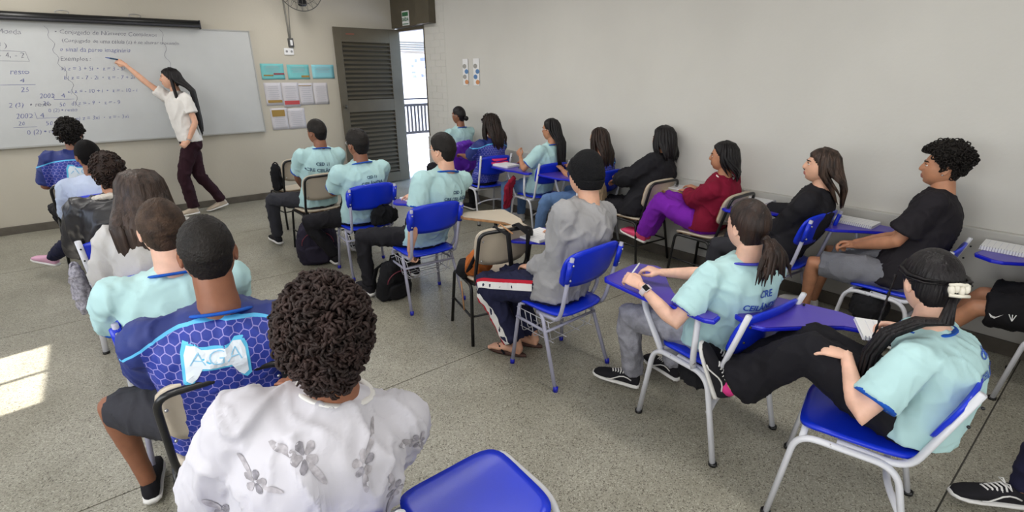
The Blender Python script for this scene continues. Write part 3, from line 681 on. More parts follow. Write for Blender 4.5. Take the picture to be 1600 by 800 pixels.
def long_hair(mb, th, length, a0=78, a1=180, n=17, back_y=-.13, side_x=.10, wave=0, seed=0, thin=.011, sweep=.035, wid=.028, both=True, out=1.0, top=None):
    rnd = random.Random(seed)
    for k in range(n):
        f = k/(n-1)
        for layer in (0, 1):
            a = math.radians(a0+(360-2*a0)*f+rnd.uniform(-3, 3)) if both else math.radians(a0+(a1-a0)*f+rnd.uniform(-3, 3))
            dx, dy = math.sin(a), math.cos(a); L = length*(1+rnd.uniform(-.08, .05))*(.86 if abs(dx) > .8 else 1)-.03*layer
            pts = []
            for ph_ in (12, 38, 62, 84):
                d = V((math.sin(math.radians(ph_))*dx, math.sin(math.radians(ph_))*dy, math.cos(math.radians(ph_)))); p = headp(d); nn = V((p.x/.077**2, p.y/.1**2, p.z/.117**2)).normalized(); pts.append(p+nn*(th*(1.0+.2*layer)))
            base = pts[-1]; m = max(4, int(L/.05))
            for i in range(1, m+1):
                q = i/m; z = base.z-L*q; s_ = sstep(0, .16/L if L > .16 else 1, q)
                ty = min(base.y*1.0, back_y-.02*q) if dy < -.15 else base.y-sweep*q
                x = base.x*(1-.25*q*s_)+(math.copysign(side_x-.075, base.x)*s_ if abs(dx) > .7 else 0); y = base.y+(ty-base.y)*s_*out
                wv = wave*math.sin(z*38+k*1.9+layer)*q
                pts.append(V((x+wv+rnd.uniform(-.002, .002), y+wv*.6+.008*layer*(-1 if dy < 0 else 0), z)))
            lock(mb, pts, wid*(1-.2*layer), thin, .14, rnd.random()*6)
    return mb
def curls(mb, n, th, r=.012, tr=.005, seed=0, back=-.07, jit=.5, shape=None, front=.06):
    rnd = random.Random(seed); c = 0; sg = 9
    while c < n:
        d = V((rnd.gauss(0, 1), rnd.gauss(0, 1), rnd.gauss(0, 1))).normalized(); p = headp(d)
        if p.z < hairline(d, back, front): continue
        c += 1; nn = V((p.x/.077**2, p.y/.1**2, p.z/.117**2)).normalized(); t = th if shape is None else shape(d, p)
        o = p+nn*(t*(1-jit*rnd.random()**1.5)); ax = (nn.orthogonal().normalized()*rnd.uniform(-1, 1)+nn.cross(nn.orthogonal()).normalized()*rnd.uniform(-1, 1)+nn*rnd.uniform(-.6, .6)).normalized()
        e1 = ax.orthogonal().normalized(); e2 = ax.cross(e1); ph = rnd.random()*6.28; tot = rnd.uniform(4.5, 8.5); R0 = r*rnd.uniform(.7, 1.25)
        pts = [o+e1*(R0*math.cos(ph+tot*i/sg))+e2*(R0*math.sin(ph+tot*i/sg))+ax*((i/sg-.5)*r*1.6) for i in range(sg+1)]
        mb.tube(pts, [tr*(.55+.45*math.sin(math.pi*(i+.6)/(sg+1.2))) for i in range(sg+1)], 4)
    return mb
def shoe_build(parent, ank, toe, um, sm=None, style='sneaker', sc=1, laces=False, stripe=False):
    # ank: ankle joint, toe: toe tip near the ground plane of the sole
    ank = V(ank); toe = V(toe); d = toe-ank; dn = d.normalized()
    # sole plane: built from ankle-to-toe direction, sole normal as close to up as possible
    upv = V((0, 0, 1)) if abs(dn.z) < .9 else V((0, 1, 0))
    side = dn.cross(upv).normalized(); ang = math.radians(24); f = Quaternion(side, ang) @ dn; u = side.cross(f).normalized()
    heel = ank-f*.045*sc-u*.075*sc; L = .27*sc
    def ring(t, w, h0, h1, n=14):
        c = heel+f*(t*L); r_ = []
        for j in range(n):
            a = 2*math.pi*j/n; ca, sa = math.cos(a), math.sin(a); h = (h0+h1)/2+(h1-h0)/2*(abs(sa)**.8)*(1 if sa > 0 else -1)
            r_.append(c+side*(w*sc*(abs(ca)**.75)*(1 if ca > 0 else -1))+u*(h*sc))
        return r_
    mb = MB(); mb.loft([ring(-.0, .018, .02, .055), ring(.03, .030, .012, .085), ring(.14, .034, .012, .098), ring(.30, .034, .012, .092), ring(.45, .037, .012, .078), ring(.62, .043, .012, .062), ring(.80, .043, .012, .05), ring(.93, .034, .012, .040), ring(1.0, .016, .014, .026)])
    sh = mb.build('shoe', um, parent)
    mb = MB(); mb.loft([ring(-.02, .020, -.002, .022), ring(.02, .034, -.002, .024), ring(.15, .038, -.002, .022), ring(.40, .040, -.002, .02), ring(.65, .047, -.002, .02), ring(.82, .047, -.002, .02), ring(.95, .037, .0, .022), ring(1.02, .018, .004, .022)])
    mb.build('sole', sm or M_rub, sh)
    if laces:
        mb = MB()
        for k_ in range(5):
            t = .36+.055*k_; h = .088-.0068*k_*1.0
            a = heel+f*(t*L)+u*(h*sc); mb.tube([a-side*.026*sc-u*.012*sc, a-side*.012*sc+u*.004, a+side*.012*sc+f*.008+u*.004, a+side*.026*sc+f*.008-u*.012*sc], .0042*sc, 6)
        a = heel+f*(.35*L)+u*(.097*sc)
        for s_ in (-1, 1): mb.tube([a, a+side*s_*.02+u*.012, a+side*s_*.04-u*.002, a+side*s_*.02+u*.0, a], .003, 6)
        mb.build('laces', M_white, sh)
    if stripe:
        mb = MB()
        for s_ in (-1, 1):
            pts = []
            for k_ in range(7):
                t = .16+.085*k_; wd = (.034+(.043-.034)*sstep(.3, .65, t))+.001; h = .052+.012*math.sin(k_*.9)-.02*sstep(.4, .7, t)
                pts.append(heel+f*(t*L)+side*(s_*wd*sc)+u*(h*sc))
            mb.tube(pts, .0035*sc, 6)
        mb.build('side_stripe', M_white, sh)
    return sh
class P: pass
def person(x, y, yaw, head, label, sk='tan', fem=False, hyaw=None, hpitch=0, hroll=0, hips=None, hz=.53, hl=None, hr=None, el=None, er=None, al=None, ar=None, kl=None, kr=None, tl=None, tr=None,
           shirt='short', sm=None, trim=None, bulk=1.0, pants='long', pm=None, prad=1.0, shoes=None, shoe_kw=None, shoes_on=True, wide=0, armlen=1.0, hem_at=.85, vox=.013, wr_amp=.007, body_sc=1.0, nk=(0, -.028, -.165), sh_yaw=None, hem=-.02, seed=1,
           slouch=.03, lh=None, rh=None, zs=1.0, dense=False, ears=True, stand=False, shw=None, jacket_open=False, armr=1.0, sleeve_end=None, face_hair=False, group=None, hand_sc=None):
    r = P(); root = empty('person', (x, y, 0), math.radians(yaw)); tag(root, label, 'person', group)
    Mw = Matrix.Translation((x, y, 0)) @ Matrix.Rotation(math.radians(yaw), 4, 'Z'); Mi = Mw.inverted(); loc = lambda p: Mi @ V(p)
    r.root = root; r.loc = loc
    hd = loc(head); hy = math.radians((hyaw if hyaw is not None else yaw)-yaw)
    HM = Matrix.Translation(hd) @ Matrix.Rotation(hy, 4, 'Z') @ Matrix.Rotation(math.radians(hpitch), 4, 'X') @ Matrix.Rotation(math.radians(hroll), 4, 'Y')
    HM = HM @ Matrix.Scale((.96 if fem else 1.0)*zs, 4); r.HM = HM; r.hd = hd
    hp = loc(hips) if hips else V((0, 0, hz)); r.hip = hp
    tw = math.radians((sh_yaw if sh_yaw is not None else yaw)-yaw)
    nb = hd+Matrix.Rotation((hy+tw*2)/3, 3, 'Z') @ (V(nk)*zs); r.nb = nb
    sp_ = nb-hp; TL = sp_.length; un = sp_.normalized()
    Rt = Matrix.Rotation(tw, 3, 'Z'); rx_top = Rt @ V((1, 0, 0)); 
    rx_top = (rx_top-un*rx_top.dot(un)).normalized(); fy = un.cross(rx_top)*-1; fy = -fy if (Rt @ V((0, 1, 0))).dot(fy) < 0 else fy
    bk = fy*-slouch; mid = (hp+nb)/2+bk
    def spine(t): return hp*(1-t)**2+(mid*2-(hp+nb)/2)*2*t*(1-t)+nb*t*t
    W_ = .9 if fem else 1.0; W_ *= body_sc; r.sp = spine; r.fy = fy; r.rx = rx_top; r.un = un
    def trings(inf=0, lo=-.2, hi=1.0, prof=None, n=24):
        prof = prof or ((-.22, .10, .085), (-.17, .150, .11), (-.05, .172, .125), (.1, .165, .118), (.3, .145, .105), (.5, .155, .112), (.7, .172, .12), (.84, .178, .112), (.93, .150, .09), (.985, .085, .065), (1.03, .058, .056))
        out = []
        for t, a, b in prof:
            if t < lo or t > hi: continue
            c = spine(t) if t > 0 else hp+V((0, 0, t*TL)) if not stand else hp+un*(t*TL)
            k = sstep(0, .4, t); xr = (V((1, 0, 0))*(1-k)+rx_top*k).normalized(); yr = (V((0, 1, 0))*(1-k)+fy*k).normalized()
            a2 = (a*W_+inf)*(1.06 if fem and t < .15 else 1); b2 = b*W_+inf
            out.append([c+xr*(a2*(abs(math.cos(q))**.85)*(1 if math.cos(q) > 0 else -1))+yr*(b2*math.sin(q)) for q in [2*math.pi*j/n for j in range(n)]])
        return out
    sw = (shw or (.172 if fem else .193))*body_sc; ua, fa = (.265, .235) if fem else (.29, .255); ua, fa = ua*armlen, fa*armlen
    shp = {}; arms = {}
    for s, ht, eh in ((-1, hl, el), (1, hr, er)):
        S = nb-un*.065+rx_top*(s*sw)+fy*.0
        wt = loc(ht) if ht else Rt @ V((s*.10, .33, .0))+V((hp.x, hp.y, .78)) if not stand else S+V((0, 0, -.5))
        pole = loc(eh) if eh else S+rx_top*(s*.35)-V((0, 0, .6))-fy*.15
        E_, Wt = two_bone(S, wt, ua, fa, pole); arms[s] = (S, E_, Wt)
    r.arms = arms
    AR = (.86 if fem else 1.0)*armr; q_ = []
    body = MB(); body.loft(trings(-.006, hi=.99))
    hb = HM @ V((0, -.02, -.075)); body.tube([spine(.90), nb, (nb+hb)/2+HM.to_3x3() @ V((0, -.004, 0)), hb, HM @ V((0, -.005, -.03))], [.08*AR+.01, .066*AR+.004, .056*AR+.006, .053*AR+.008, .05], 14)
    for s in (-1, 1):
        S, E_, Wt = arms[s]; body.ball(S, (.056*AR, .058*AR, .056*AR)); body.tube([nb-un*.022, nb.lerp(S, .5)-un*.024, S], [.042*AR, .042*AR, .045*AR], 10); body.tube([spine(.88)+rx_top*s*.05, S], [.06, .052*AR], 10)
        d = (Wt-E_).normalized(); body.tube([S, S.lerp(E_, .3), S.lerp(E_, .75), E_, E_+d*.05, E_.lerp(Wt, .45), E_.lerp(Wt, .8), Wt, Wt+d*.015], [.053*AR, .052*AR, .042*AR, .040*AR, .043*AR, .040*AR, .030*AR, .026*AR, .026*AR], 12)
    legs = {}
    th_, sk_ = (.40, .40) if fem else (.43, .42)
    if stand: th_, sk_ = .455, .44
    for s, at, kh in ((-1, al, kl), (1, ar, kr)):
        Hj = hp+V((s*.085*W_, .02 if not stand else 0, -.01))
        a_t = loc(at) if at else V((s*.12, hp.y+.42, .09))
        pole = loc(kh) if kh else Hj+V((s*.15, .8, .6))
        K, A = two_bone(Hj, a_t, th_, sk_, pole); legs[s] = (Hj, K, A)
        body.tube([Hj-(K-Hj).normalized()*.03, Hj.lerp(K, .3), Hj.lerp(K, .8), K, K.lerp(A, .25), K.lerp(A, .7), A], [.075*W_, .072*W_, .052, .052, .050, .036, .033], 12)
    r.legs = legs
    u = union(body, vox, 4); final = MB(); final.add_raw(u.v, u.f, u.m)
    hds = {}
    for s, spec in ((-1, lh), (1, rh)):
        S, E_, Wt = arms[s]; d = (Wt-E_).normalized(); sp2 = dict(curl=.45, up=V((0, 0, 1)), dir=None); sp2.update(spec or {})
        if sp2.get('none'): continue
        dr = sp2['dir']; dr = Mi.to_3x3() @ V(dr) if dr is not None else d; uv = Mi.to_3x3() @ V(sp2['up'])
        if abs(dr.normalized().dot(uv.normalized())) > .95: uv = uv+V((.3, .5, 0))
        hm = hand_mesh(Wt, dr, uv, s, sp2['curl'], sc=(hand_sc or (.9 if fem else 1.0)), spread=sp2.get('spread', .1), thumb=sp2.get('thumb')); hu = union(hm, .0045 if dense else .006, 2)
        final.add_raw(hu.v, hu.f, hu.m); hds[s] = (Wt, dr.normalized())
    r.hands = hds
    D = HD; hm = head_grid(headp, D); m3 = HM
    for f in range(len(hm.f)):
        c = sum((hm.v[i] for i in hm.f[f]), V())/len(hm.f[f])
        if c.y > .07 and abs(c.x) < .024*(1-((c.z+.0645)/.02)**2*.6) and -.0775 < c.z < -.053: hm.m[f] = 1
    if ears:
        for s in (-1, 1):
            e = MB(); e.ball((0, 0, 0), (.010, .020, .032), 14, 12)
            for i, p in enumerate(e.v):
                rr = math.hypot(p.y/.020, p.z/.032)
                if p.x > 0 and rr < .72: p.x -= .010*(1-rr/.72)+.002
                p.y *= 1-.35*sstep(0, -.032, p.z)
            e.xf(Matrix.Translation((s*.078, -.012, -.008)) @ Matrix.Rotation(-s*.35, 4, 'Z') @ Matrix.Diagonal((s, 1, 1, 1)) @ Matrix.Rotation(.15, 4, 'X')); hm.add_raw(e.v, e.f, e.m)
    for s in (-1, 1): hm.ball((s*.031, .0765, .0105), (.0150, .0128, .0085), 14, 8); hm.ball((s*.031, .0765, -.0035), (.0140, .0118, .0060), 14, 8)
    hm.xf(m3); final.add_raw(hm.v, hm.f, hm.m)
    bo = final.build('body', [skin(sk), lipm(sk)], root); r.body = bo
    for s in (-1, 1):
        e = MB(); e.ball((s*.031, .0765, .005), .0118, 14, 10); k = len(e.f); e.ball((s*.031, .0795, .005), (.0068, .0097, .0068), 12, 8)
        e.m = [0]*k+[1]*(len(e.f)-k); e.xf(HM); e.build('eye', [M_eye, M_iris], bo)
    for s in (-1, 1):
        e = MB(); pts = []
        for k in range(6):
            xx = .014+.0062*k*1.1; zz = .022+.005*math.sin(k/5*2.4); d = V((s*xx, .09, zz)).normalized(); p = headp(V((s*xx/.077, math.sqrt(max(.05, 1-(xx/.077)**2-(zz/.117)**2)), zz/.117)).normalized()); pts.append(p+V((0, .0015, 0)))
        e.tube(pts, [.002, .004, .004, .0035, .003, .0015], 6, ref=(0, 0, 1))
        ly = [V((s*(.031+.0135*math.cos(a)), .0905-.006*abs(math.cos(a)), .005+.0075*math.sin(a))) for a in [math.pi*i/6 for i in range(7)]]; e.tube(ly, .0012, 5)
        e.xf(HM); e.build('eyebrow', curlm('brow_hair', '1A120E'), bo)
    # clothes
    if shirt:
        long_ = shirt == 'long'; inf = .012*bulk+.004
        prof = ((hem*1.0-.08, .178, .132), (hem-.02, .176, .130), (.1, .170, .126), (.3, .162, .118), (.5, .168, .120), (.7, .178, .124), (.84, .178, .114), (.93, .150, .092), (.985, .094, .074), (1.01, .072, .062), (1.045, .062, .056)) if True else None
        m = MB(); m.loft(trings(min(inf, .03) if inf < .03 else inf, -9, 1.1, prof))
        ends = {}
        for s in (-1, 1):
            S, E_, Wt = arms[s]; m.ball(S, .060*AR+inf*.8); m.tube([nb-un*.012, nb.lerp(S, .5)-un*.012, S], [.045*AR+inf*.7, .048*AR+inf*.7, .048*AR+inf*.8], 10); m.tube([spine(.86)+rx_top*s*.05, S], [.07, .058*AR+inf*.7], 12)
            if long_:
                d = (Wt-E_).normalized(); e1 = Wt-d*.005
                m.tube([S, S.lerp(E_, .4), S.lerp(E_, .85), E_, E_+d*.05, E_.lerp(Wt, .6), e1-d*.03, e1], [.058*AR+inf, .058*AR+inf, .050*AR+inf, .050*AR+inf, .050*AR+inf, .042*AR+inf, .034*AR+inf*.7, .033*AR+inf*.5], 14); ends[s] = (e1, d, .033*AR+inf*.5)
            else:
                fr = sleeve_end or .72; e1 = S.lerp(E_, fr); d = (E_-S).normalized(); rr = .058*AR+inf+.006
                m.tube([S, S.lerp(E_, fr*.5), e1], [.058*AR+inf, .060*AR+inf, rr], 16); ends[s] = (e1, d, rr)
        su = union(m, vox*.9, 5); wrinkle(su, wr_amp, 9, seed); r.shirt_mb = su
        r.tree = bvh(su)
        so_ = MB(); so_.add_raw(su.v, su.f, su.m); r.shirt = so_.build({'short': 't_shirt', 'long': 'long_sleeve_top'}[shirt], sm or M_tee, root)
        if trim:
            for s in (-1, 1):
                c, d, rr = ends[s]; q = MB(); q.tube([c-d*.010, c-d*.004, c+d*.004], [rr-.0055, rr-.0035, rr-.005], 18); q.build('sleeve_trim', trim, r.shirt)
            q = MB(); nd = ((nb+hb)/2-nb).normalized(); c = spine(1.0)+nd*.002
            x_ = rx_top; y_ = nd.cross(x_)*-1; ring = []
            for j in range(25):
                a = 2*math.pi*j/24; ring.append(c+x_*((.068*AR+.016)*math.cos(a))+y_*((.062*AR+.017)*math.sin(a))-nd*(.012*math.sin(a)*(1 if y_.dot(fy) > 0 else -1)))
            q.tube(ring, .006, 8, .017, ref=nd, cap=False); q.build('collar', trim, r.shirt)
        r.ends = ends
    if pants:
        m = MB(); m.loft(trings(.010, -.3, .16)); pr = prad
        for s in (-1, 1):
            Hj, K, A = legs[s]; d = (K-Hj).normalized(); e = (A-K).normalized(); off = -e*0
            if pants == 'long':
                m.tube([Hj-d*.04, Hj.lerp(K, .3), Hj.lerp(K, .75), K, K+e*.06, K.lerp(A, .5), K.lerp(A, hem_at), A-e*.01 if not wide else K.lerp(A, hem_at+.04)], [.092*W_, .090*W_*pr, .074*pr, .068*pr, .064*pr, .060*pr+wide*.5, .052*pr*pr+wide, .050*pr*pr+wide], 16)
            elif pants == 'shorts':
                m.tube([Hj-d*.04, Hj.lerp(K, .3), Hj.lerp(K, .7), Hj.lerp(K, .9)], [.092*W_, .092*W_*pr, .086*pr, .084*pr], 16)
        pu = union(m, vox, 5); wrinkle(pu, wr_amp*1.2, 10, seed+5); po = MB(); po.add_raw(pu.v, pu.f, pu.m); r.pants = po.build('trousers' if pants == 'long' else 'shorts', pm or M_black, root)
    if shoes_on and shoes:
        for s, tt in ((-1, tl), (1, tr)):
            Hj, K, A = legs[s]; t_ = loc(tt) if tt else A+V((0, .16, -.06)); shoe_build(root, A, t_, shoes, **(shoe_kw or {}))
    return r
def put_hair(r, mb, m, name='hair'):
    mb.xf(r.HM); return mb.build(name, m, r.body)
def put_hair_grav(r, mb, m, name='hair', yaw_only=True):
    hy = r.HM.to_3x3() @ V((0, 1, 0)); a = math.atan2(-hy.x, hy.y); sc = r.HM.to_3x3().col[0].length
    mb.xf(Matrix.Translation(r.hd) @ Matrix.Rotation(a, 4, 'Z') @ Matrix.Scale(sc, 4)); return mb.build(name, m, r.body)
def glasses(r, c='D8D8DC', name='glasses'):
    q = MB()
    for s in (-1, 1):
        q.tube([(s*.032+.023*math.cos(a)*1.0, .098, .004+.018*math.sin(a)) for a in [i*math.pi/8 for i in range(17)]], .0016, 6, cap=False)
        q.tube([(s*.056, .096, .01), (s*.076, .07, .012), (s*.083, -.005, .008), (s*.082, -.02, -.008)], .0018, 6)
    q.tube([(-.01, .099, .006), (0, .103, .009), (.01, .099, .006)], .0016, 6); q.xf(r.HM); return q.build(name, mat('glasses_frame_'+c, c, .3, metal=.4), r.body)
def back_print(r, lines, m, size=.032, drop=.15, gap=1.45, bold=.001, dx=0, name='back_lettering'):
    xd = r.rx; yd = r.un
    o = r.nb-r.un*drop+xd*dx-r.fy*.0
    for i, (s, k) in enumerate(lines):
        vf = text2d(s, size*k, bold); vf = ([V((v.x, v.y-i*size*gap, 0)) for v in vf[0]], vf[1])
        # the frame x,y -> normal must face backwards
        p = project(r.tree, vf, o-r.fy*.0, xd, yd, .0035, .5) if xd.cross(yd).dot(-r.fy) > 0 else None
        if p: q = MB(); q.add_raw(p.v, p.f, p.m); q.build(name, m, r.shirt, False)
def back_poly(r, polys, m, drop, size, name, dx=0, off=.003):
    q = MB(); o = r.nb-r.un*drop+r.rx*dx
    for pts in polys:
        vf = poly2d([(a*size, b*size) for a, b in pts]); p = project(r.tree, vf, o, r.rx, r.un, off, .5); q.add_raw(p.v, p.f, p.m)
    return q.build(name, m, r.shirt, False)
PAD = [(-1, -.62), (-.97, .2), (-.86, .46), (-.6, .48), (-.42, .34), (.42, .34), (.6, .48), (.86, .46), (.97, .2), (1, -.62), (.84, -.74), (.68, -.62), (.46, -.24), (-.46, -.24), (-.68, -.62), (-.84, -.74)]
def logo(r, drop, size, dx=0):
    back_poly(r, [[(a*1.07+(.03 if a > 0 else -.03), b*1.12+(.04 if b > 0 else -.05)) for a, b in PAD]], mat('logo_cyan', '58BCE6', .6), drop, size, 'logo_outline', dx, .0025)
    back_poly(r, [PAD], mat('logo_white', 'DCE6F0', .6), drop, size, 'logo_badge', dx, .004)
    q = MB(); vf = text2d('AGA', size*.62, -.001, shear=.1); vf = ([V((v.x*1.35, v.y+size*.08, 0)) for v in vf[0]], vf[1]); p = project(r.tree, vf, r.nb-r.un*drop+r.rx*dx, r.rx, r.un, .0055, .5); q.add_raw(p.v, p.f, p.m)
    q.build('logo_letters', mat('logo_letter_blue', '8FC4E4', .6), r.shirt, False)
# ---------------------------------------------------------------- placing chairs
K = {}
def kc(k, *a, **kw): K[k] = chair(*a, **kw)
kc(1, -.33, 6.33, 4, 'beige', 'beige chair with black frame under the student nearest the whiteboard at left', 1)
kc(2, -.14, 5.38, 2, 'grey', 'blue chair hidden between the jersey student and the leather jacket student', 1)
kc(3, -.07, 4.22, 0, 'white', 'blue chair with white side frame behind the black leather jacket', 1)
kc(4, .05, 3.36, 0, 'white', 'blue chair with white frame behind the pale grey sweater', 1)
kc(5, .07, 2.60, 0, 'grey', 'blue chair under the short brown haired student in light blue shirt', 0)
kc(6, .14, 1.98, -3, 'beige', 'beige chair with black frame behind the blue honeycomb jersey in the foreground', 0)
kc(7, .15, 1.14, -4, 'white', 'blue chair with white frame under the curly haired student in floral shirt', 0)
kc(0, .675, 1.045, 0, 'whitethin', 'empty bright blue chair seat without backrest in the foreground', 0, back=False)
kc(8, 1.57, 5.26, 3, 'beige', 'beige chair with black frame holding the student nearest the wall notices', 1)
kc(9, 1.70, 4.34, -1, 'grey', 'blue chair with grey legs, black bag below its backrest', 1, basket=True)
kc(10, 1.79, 3.40, -2, 'grey', 'blue chair with grey legs whose student grips the seat edge', 1, basket=True)
kc(11, 3.74, 5.95, 0, 'grey', 'blue chair under the student with a hair bun, draped with purple jacket', 0)
kc(12, 3.60, 5.06, -6, 'whitethin', 'blue chair with white frame behind the long wavy haired girl in jersey', 0)
kc(13, 3.76, 4.24, -3, 'whitethin', 'blue chair with white frame under the girl with very long black hair', -1)
kc(14, 3.88, 3.56, 0, 'whitethin', 'violet-blue chair behind the straight haired girl in blue jersey', -1)
kc(15, 1.96, 2.0, 2, 'grey', 'blue chair with grey legs under the student in a black beanie', 1, basket=True)
kc(16, 3.93, 2.95, -4, 'beige', 'beige chair with black frame under the girl dressed all in black', 1, tab_mat='beige')
kc(17, 3.93, 2.22, 0, 'beige', 'beige chair with black frame under the girl in maroon jacket', 1, tab_mat='beige')
kc(18, 3.70, 1.50, -4, 'grey', 'blue chair with grey posts behind the girl in black blazer', 1)
kc(19, 2.18, 1.10, -6, 'white', 'blue chair with scuffed white frame and left-hand tablet, ponytail girl sitting', -1)
kc(20, 3.80, .80, 0, 'white', 'blue chair with white loop frame under the boy in black shirt', 1)
kc(21, 2.13, .43, 14, 'white', 'blue chair with thick white frame and large violet tablet, right foreground', 1)
kc(22, 3.86, -.06, 0, 'white', 'chair with white loop frame at the right edge behind black shorts', 1)
kc(23, 2.88, -.36, 20, 'white', 'chair at the right edge carrying the student in navy trousers', 0)
kc(24, 1.92, 2.68, -12, 'beige', 'empty beige chair with black legs, orange and black bag hung on it', 1, tab_mat='beige')
kc(25, 1.66, 6.42, 8, 'beige', 'empty beige chair with black frame closest to the front wall notices', 0)

# ---------------------------------------------------------------- people
M_buzz = curlm('dark_buzz_cut', '1A1614'); M_br = curlm('light_brown_crop', '4A382C', '2E221B'); M_dk = hairm('near_black_hair', '141013'); M_bn = hairm('dark_brown_hair', '2E201B', '17100E'); M_bn2 = hairm('brown_hair', '4A362C', '251A15')
M_curl = curlm('curly_dark_hair', '231A18', '3A2B28')
dl = dict(curl=.5, up=(0, 0, 1))
# 1 jersey boy by the board
r = person(-.33, 6.26, 4, (-.258, 6.3, 1.238), 'student with short curly black hair in blue honeycomb jersey sitting nearest the whiteboard', sk='brown', sm=hexmat('jersey_1', 1.02, .03), pm=M_black, kl=(-.56, 6.6, .6), al=(-.45, 6.75, .09), shoes=M_black, hyaw=-5, seed=1, sleeve_end=.9)
logo(r, .17, .12, .04)
h = hair_cap(.022, HDC, nz=.4, ns=60, back=-.055); curls(h, 420, .034, .010, .0045, 1, back=-.045); put_hair(r, h, M_buzz)
# 2 hidden student
r = person(-.14, 5.3, 2, (-.149, 5.36, 1.135), 'student with flat black hair mostly hidden behind the leather jacket, pink shoe out at left', sk='brown', sm=cloth('pale_blue_white_shirt', 'B9C4DC'), shirt='long', pm=M_navy, kl=(-.36, 5.75, .7), al=(-.70, 6.10, .13), tl=(-.92, 6.33, .06), shoes=mat('pink_sneaker_cloth', 'D9A6C0', .7), hyaw=8, seed=2)
h = hair_cap(.014, HDC, nz=.1, back=-.06); put_hair(r, h, mat('black_cap_hair', '0E0C0D', .7, bump=.4, bscale=90, spec=.1))
# 3 leather jacket
M_leather = mat('black_leather', '1C1B20', .42, bump=.1, bscale=14)
r = person(-.07, 4.13, 0, (-.04, 4.25, 1.145), 'young man with wavy brown hair in a glossy black leather jacket with cream collar', sk='tan', shirt='long', sm=M_leather, bulk=2.2, pm=M_navy, shoes=M_black, hyaw=-4, seed=3, wr_amp=.008)
q = MB(); ring = []
for j in range(29):
    a = math.radians(-118+236*j/28)-math.pi/2; c = r.sp(.99)+r.un*.015; ring.append(c+r.rx*(.105*math.cos(a))+r.fy*(.085*math.sin(a))-r.un*.012*abs(math.cos(a)))
q.tube(ring, .022, 10, .034, ref=(0, 0, 1)); wq = union(q, .008, 3); wrinkle(wq, .004, 40, 3); q2 = MB(); q2.add_raw(wq.v, wq.f, wq.m); q2.build('shearling_collar', cloth('cream_shearling', 'C9C2B8', bump=.8, bs=90), r.shirt)
h = hair_cap(.02, HDC, nz=.5, ns=50, back=-.06); curls(h, 260, .018, .012, .0045, 4, back=-.06); put_hair(r, h, curlm('wavy_brown_hair', '33241E', '1E1512')); glasses(r, '2A2A2E')
# 4 long brown hair, grey sweater
r = person(.05, 3.26, 0, (.085, 3.38, 1.14), 'woman with long straight brown hair in a pale grey sweater, left row', sk='pale', fem=True, shirt='long', sm=cloth('pale_grey_fleece', 'BDBAB8', bump=.4, bs=25), bulk=2.6, pm=M_char, shoes=M_white, hyaw=-12, hroll=4, seed=4, wr_amp=.008)
h = hair_cap(.022, HDC, nz=.06); long_hair(h, .018, .46, n=23, back_y=-.20, seed=4, side_x=.105, wid=.034); put_hair_grav(r, h, hairm('long_brown_hair', '4A3B34', '2A201C'))
# 5 short brown hair
r = person(.07, 2.48, 0, (.098, 2.42, 1.158), 'boy with cropped light brown hair in light blue shirt, partly behind the honeycomb jersey', sk='pale', trim=M_trim, bulk=1.5, pm=M_char, shoes=M_black, hyaw=-6, body_sc=1.08, seed=5, wr_amp=.008, nk=(0, -.035, -.185))
h = hair_cap(.013, HD, nz=.3, ns=60, back=-.055); put_hair(r, h, M_br)
back_print(r, [('CED 11', 1), ('CRE CEILÂNDIA', 1)], M_ptext, .036, .14)
# 6 AGA jersey
zn = 1.0
r = person(.15, 1.93, -6, (.18, 1.86, 1.195), 'broad dark haired boy in blue honeycomb jersey with gamepad badge in the foreground', sk='brown', nk=(0, -.04, -.205), wr_amp=.006, sm=hexmat('jersey_6', 1.0, .030, 1.5), trim=M_trim, bulk=1.6, body_sc=1.12, pants='shorts', pm=M_char, shoes=M_black, hyaw=-8, kl=(-.2, 2.25, .7), al=(-.18, 2.3, .1), seed=6, vox=.011, sleeve_end=.85)
logo(r, .07, .088, -.035)
h = hair_cap(.010, HD, nz=.35, ns=80, back=-.06); put_hair(r, h, M_buzz)
# 7 curly hair, floral shirt
r = person(.17, 1.14, -14, (.318, 1.15, 1.140), 'curly dark haired student in oversized white floral shirt in the near foreground', sk='brown', sm=cloth('white_floral_cotton', 'C2C0C8', bump=.15), bulk=2.4, body_sc=.97, pm=mat('light_denim', '7E92AE', .9, bump=.3, bscale=200), shoes=M_white, hyaw=-16, hpitch=-16, seed=7, vox=.011, wr_amp=.011, sleeve_end=.95, slouch=.05)
q = MB(); ring = []
for j in range(25):
    a = 2*math.pi*j/24; ring.append(r.sp(1.03)+r.un*.006+r.rx*(.088*math.cos(a))+r.fy*(.080*math.sin(a)))
q.tube(ring, .005, 8, .012, ref=r.un, cap=False); q.build('collar', M_white, r.shirt)
def afro(d, p): return .030+.010*sstep(-.06, .05, p.z)+.010*noise.noise(d*4)+.006*(d.y < -.3)
h = MB(); curls(h, 2100, .05, .0095, .0044, 11, back=-.085, shape=afro, jit=.7, front=.05)
c_ = hair_cap(.03, HDC, nz=.5, ns=60, back=-.085, shape=lambda d, p: .018); h.add_raw(c_.v, c_.f, c_.m); put_hair(r, h, M_curl)
fm = mat('grey_flower_print', '85828A', .85, var=.35, vscale=60); fm2 = mat('grey_leaf_print', 'A09CA2', .85, var=.3, vscale=50)
rnd = random.Random(12)
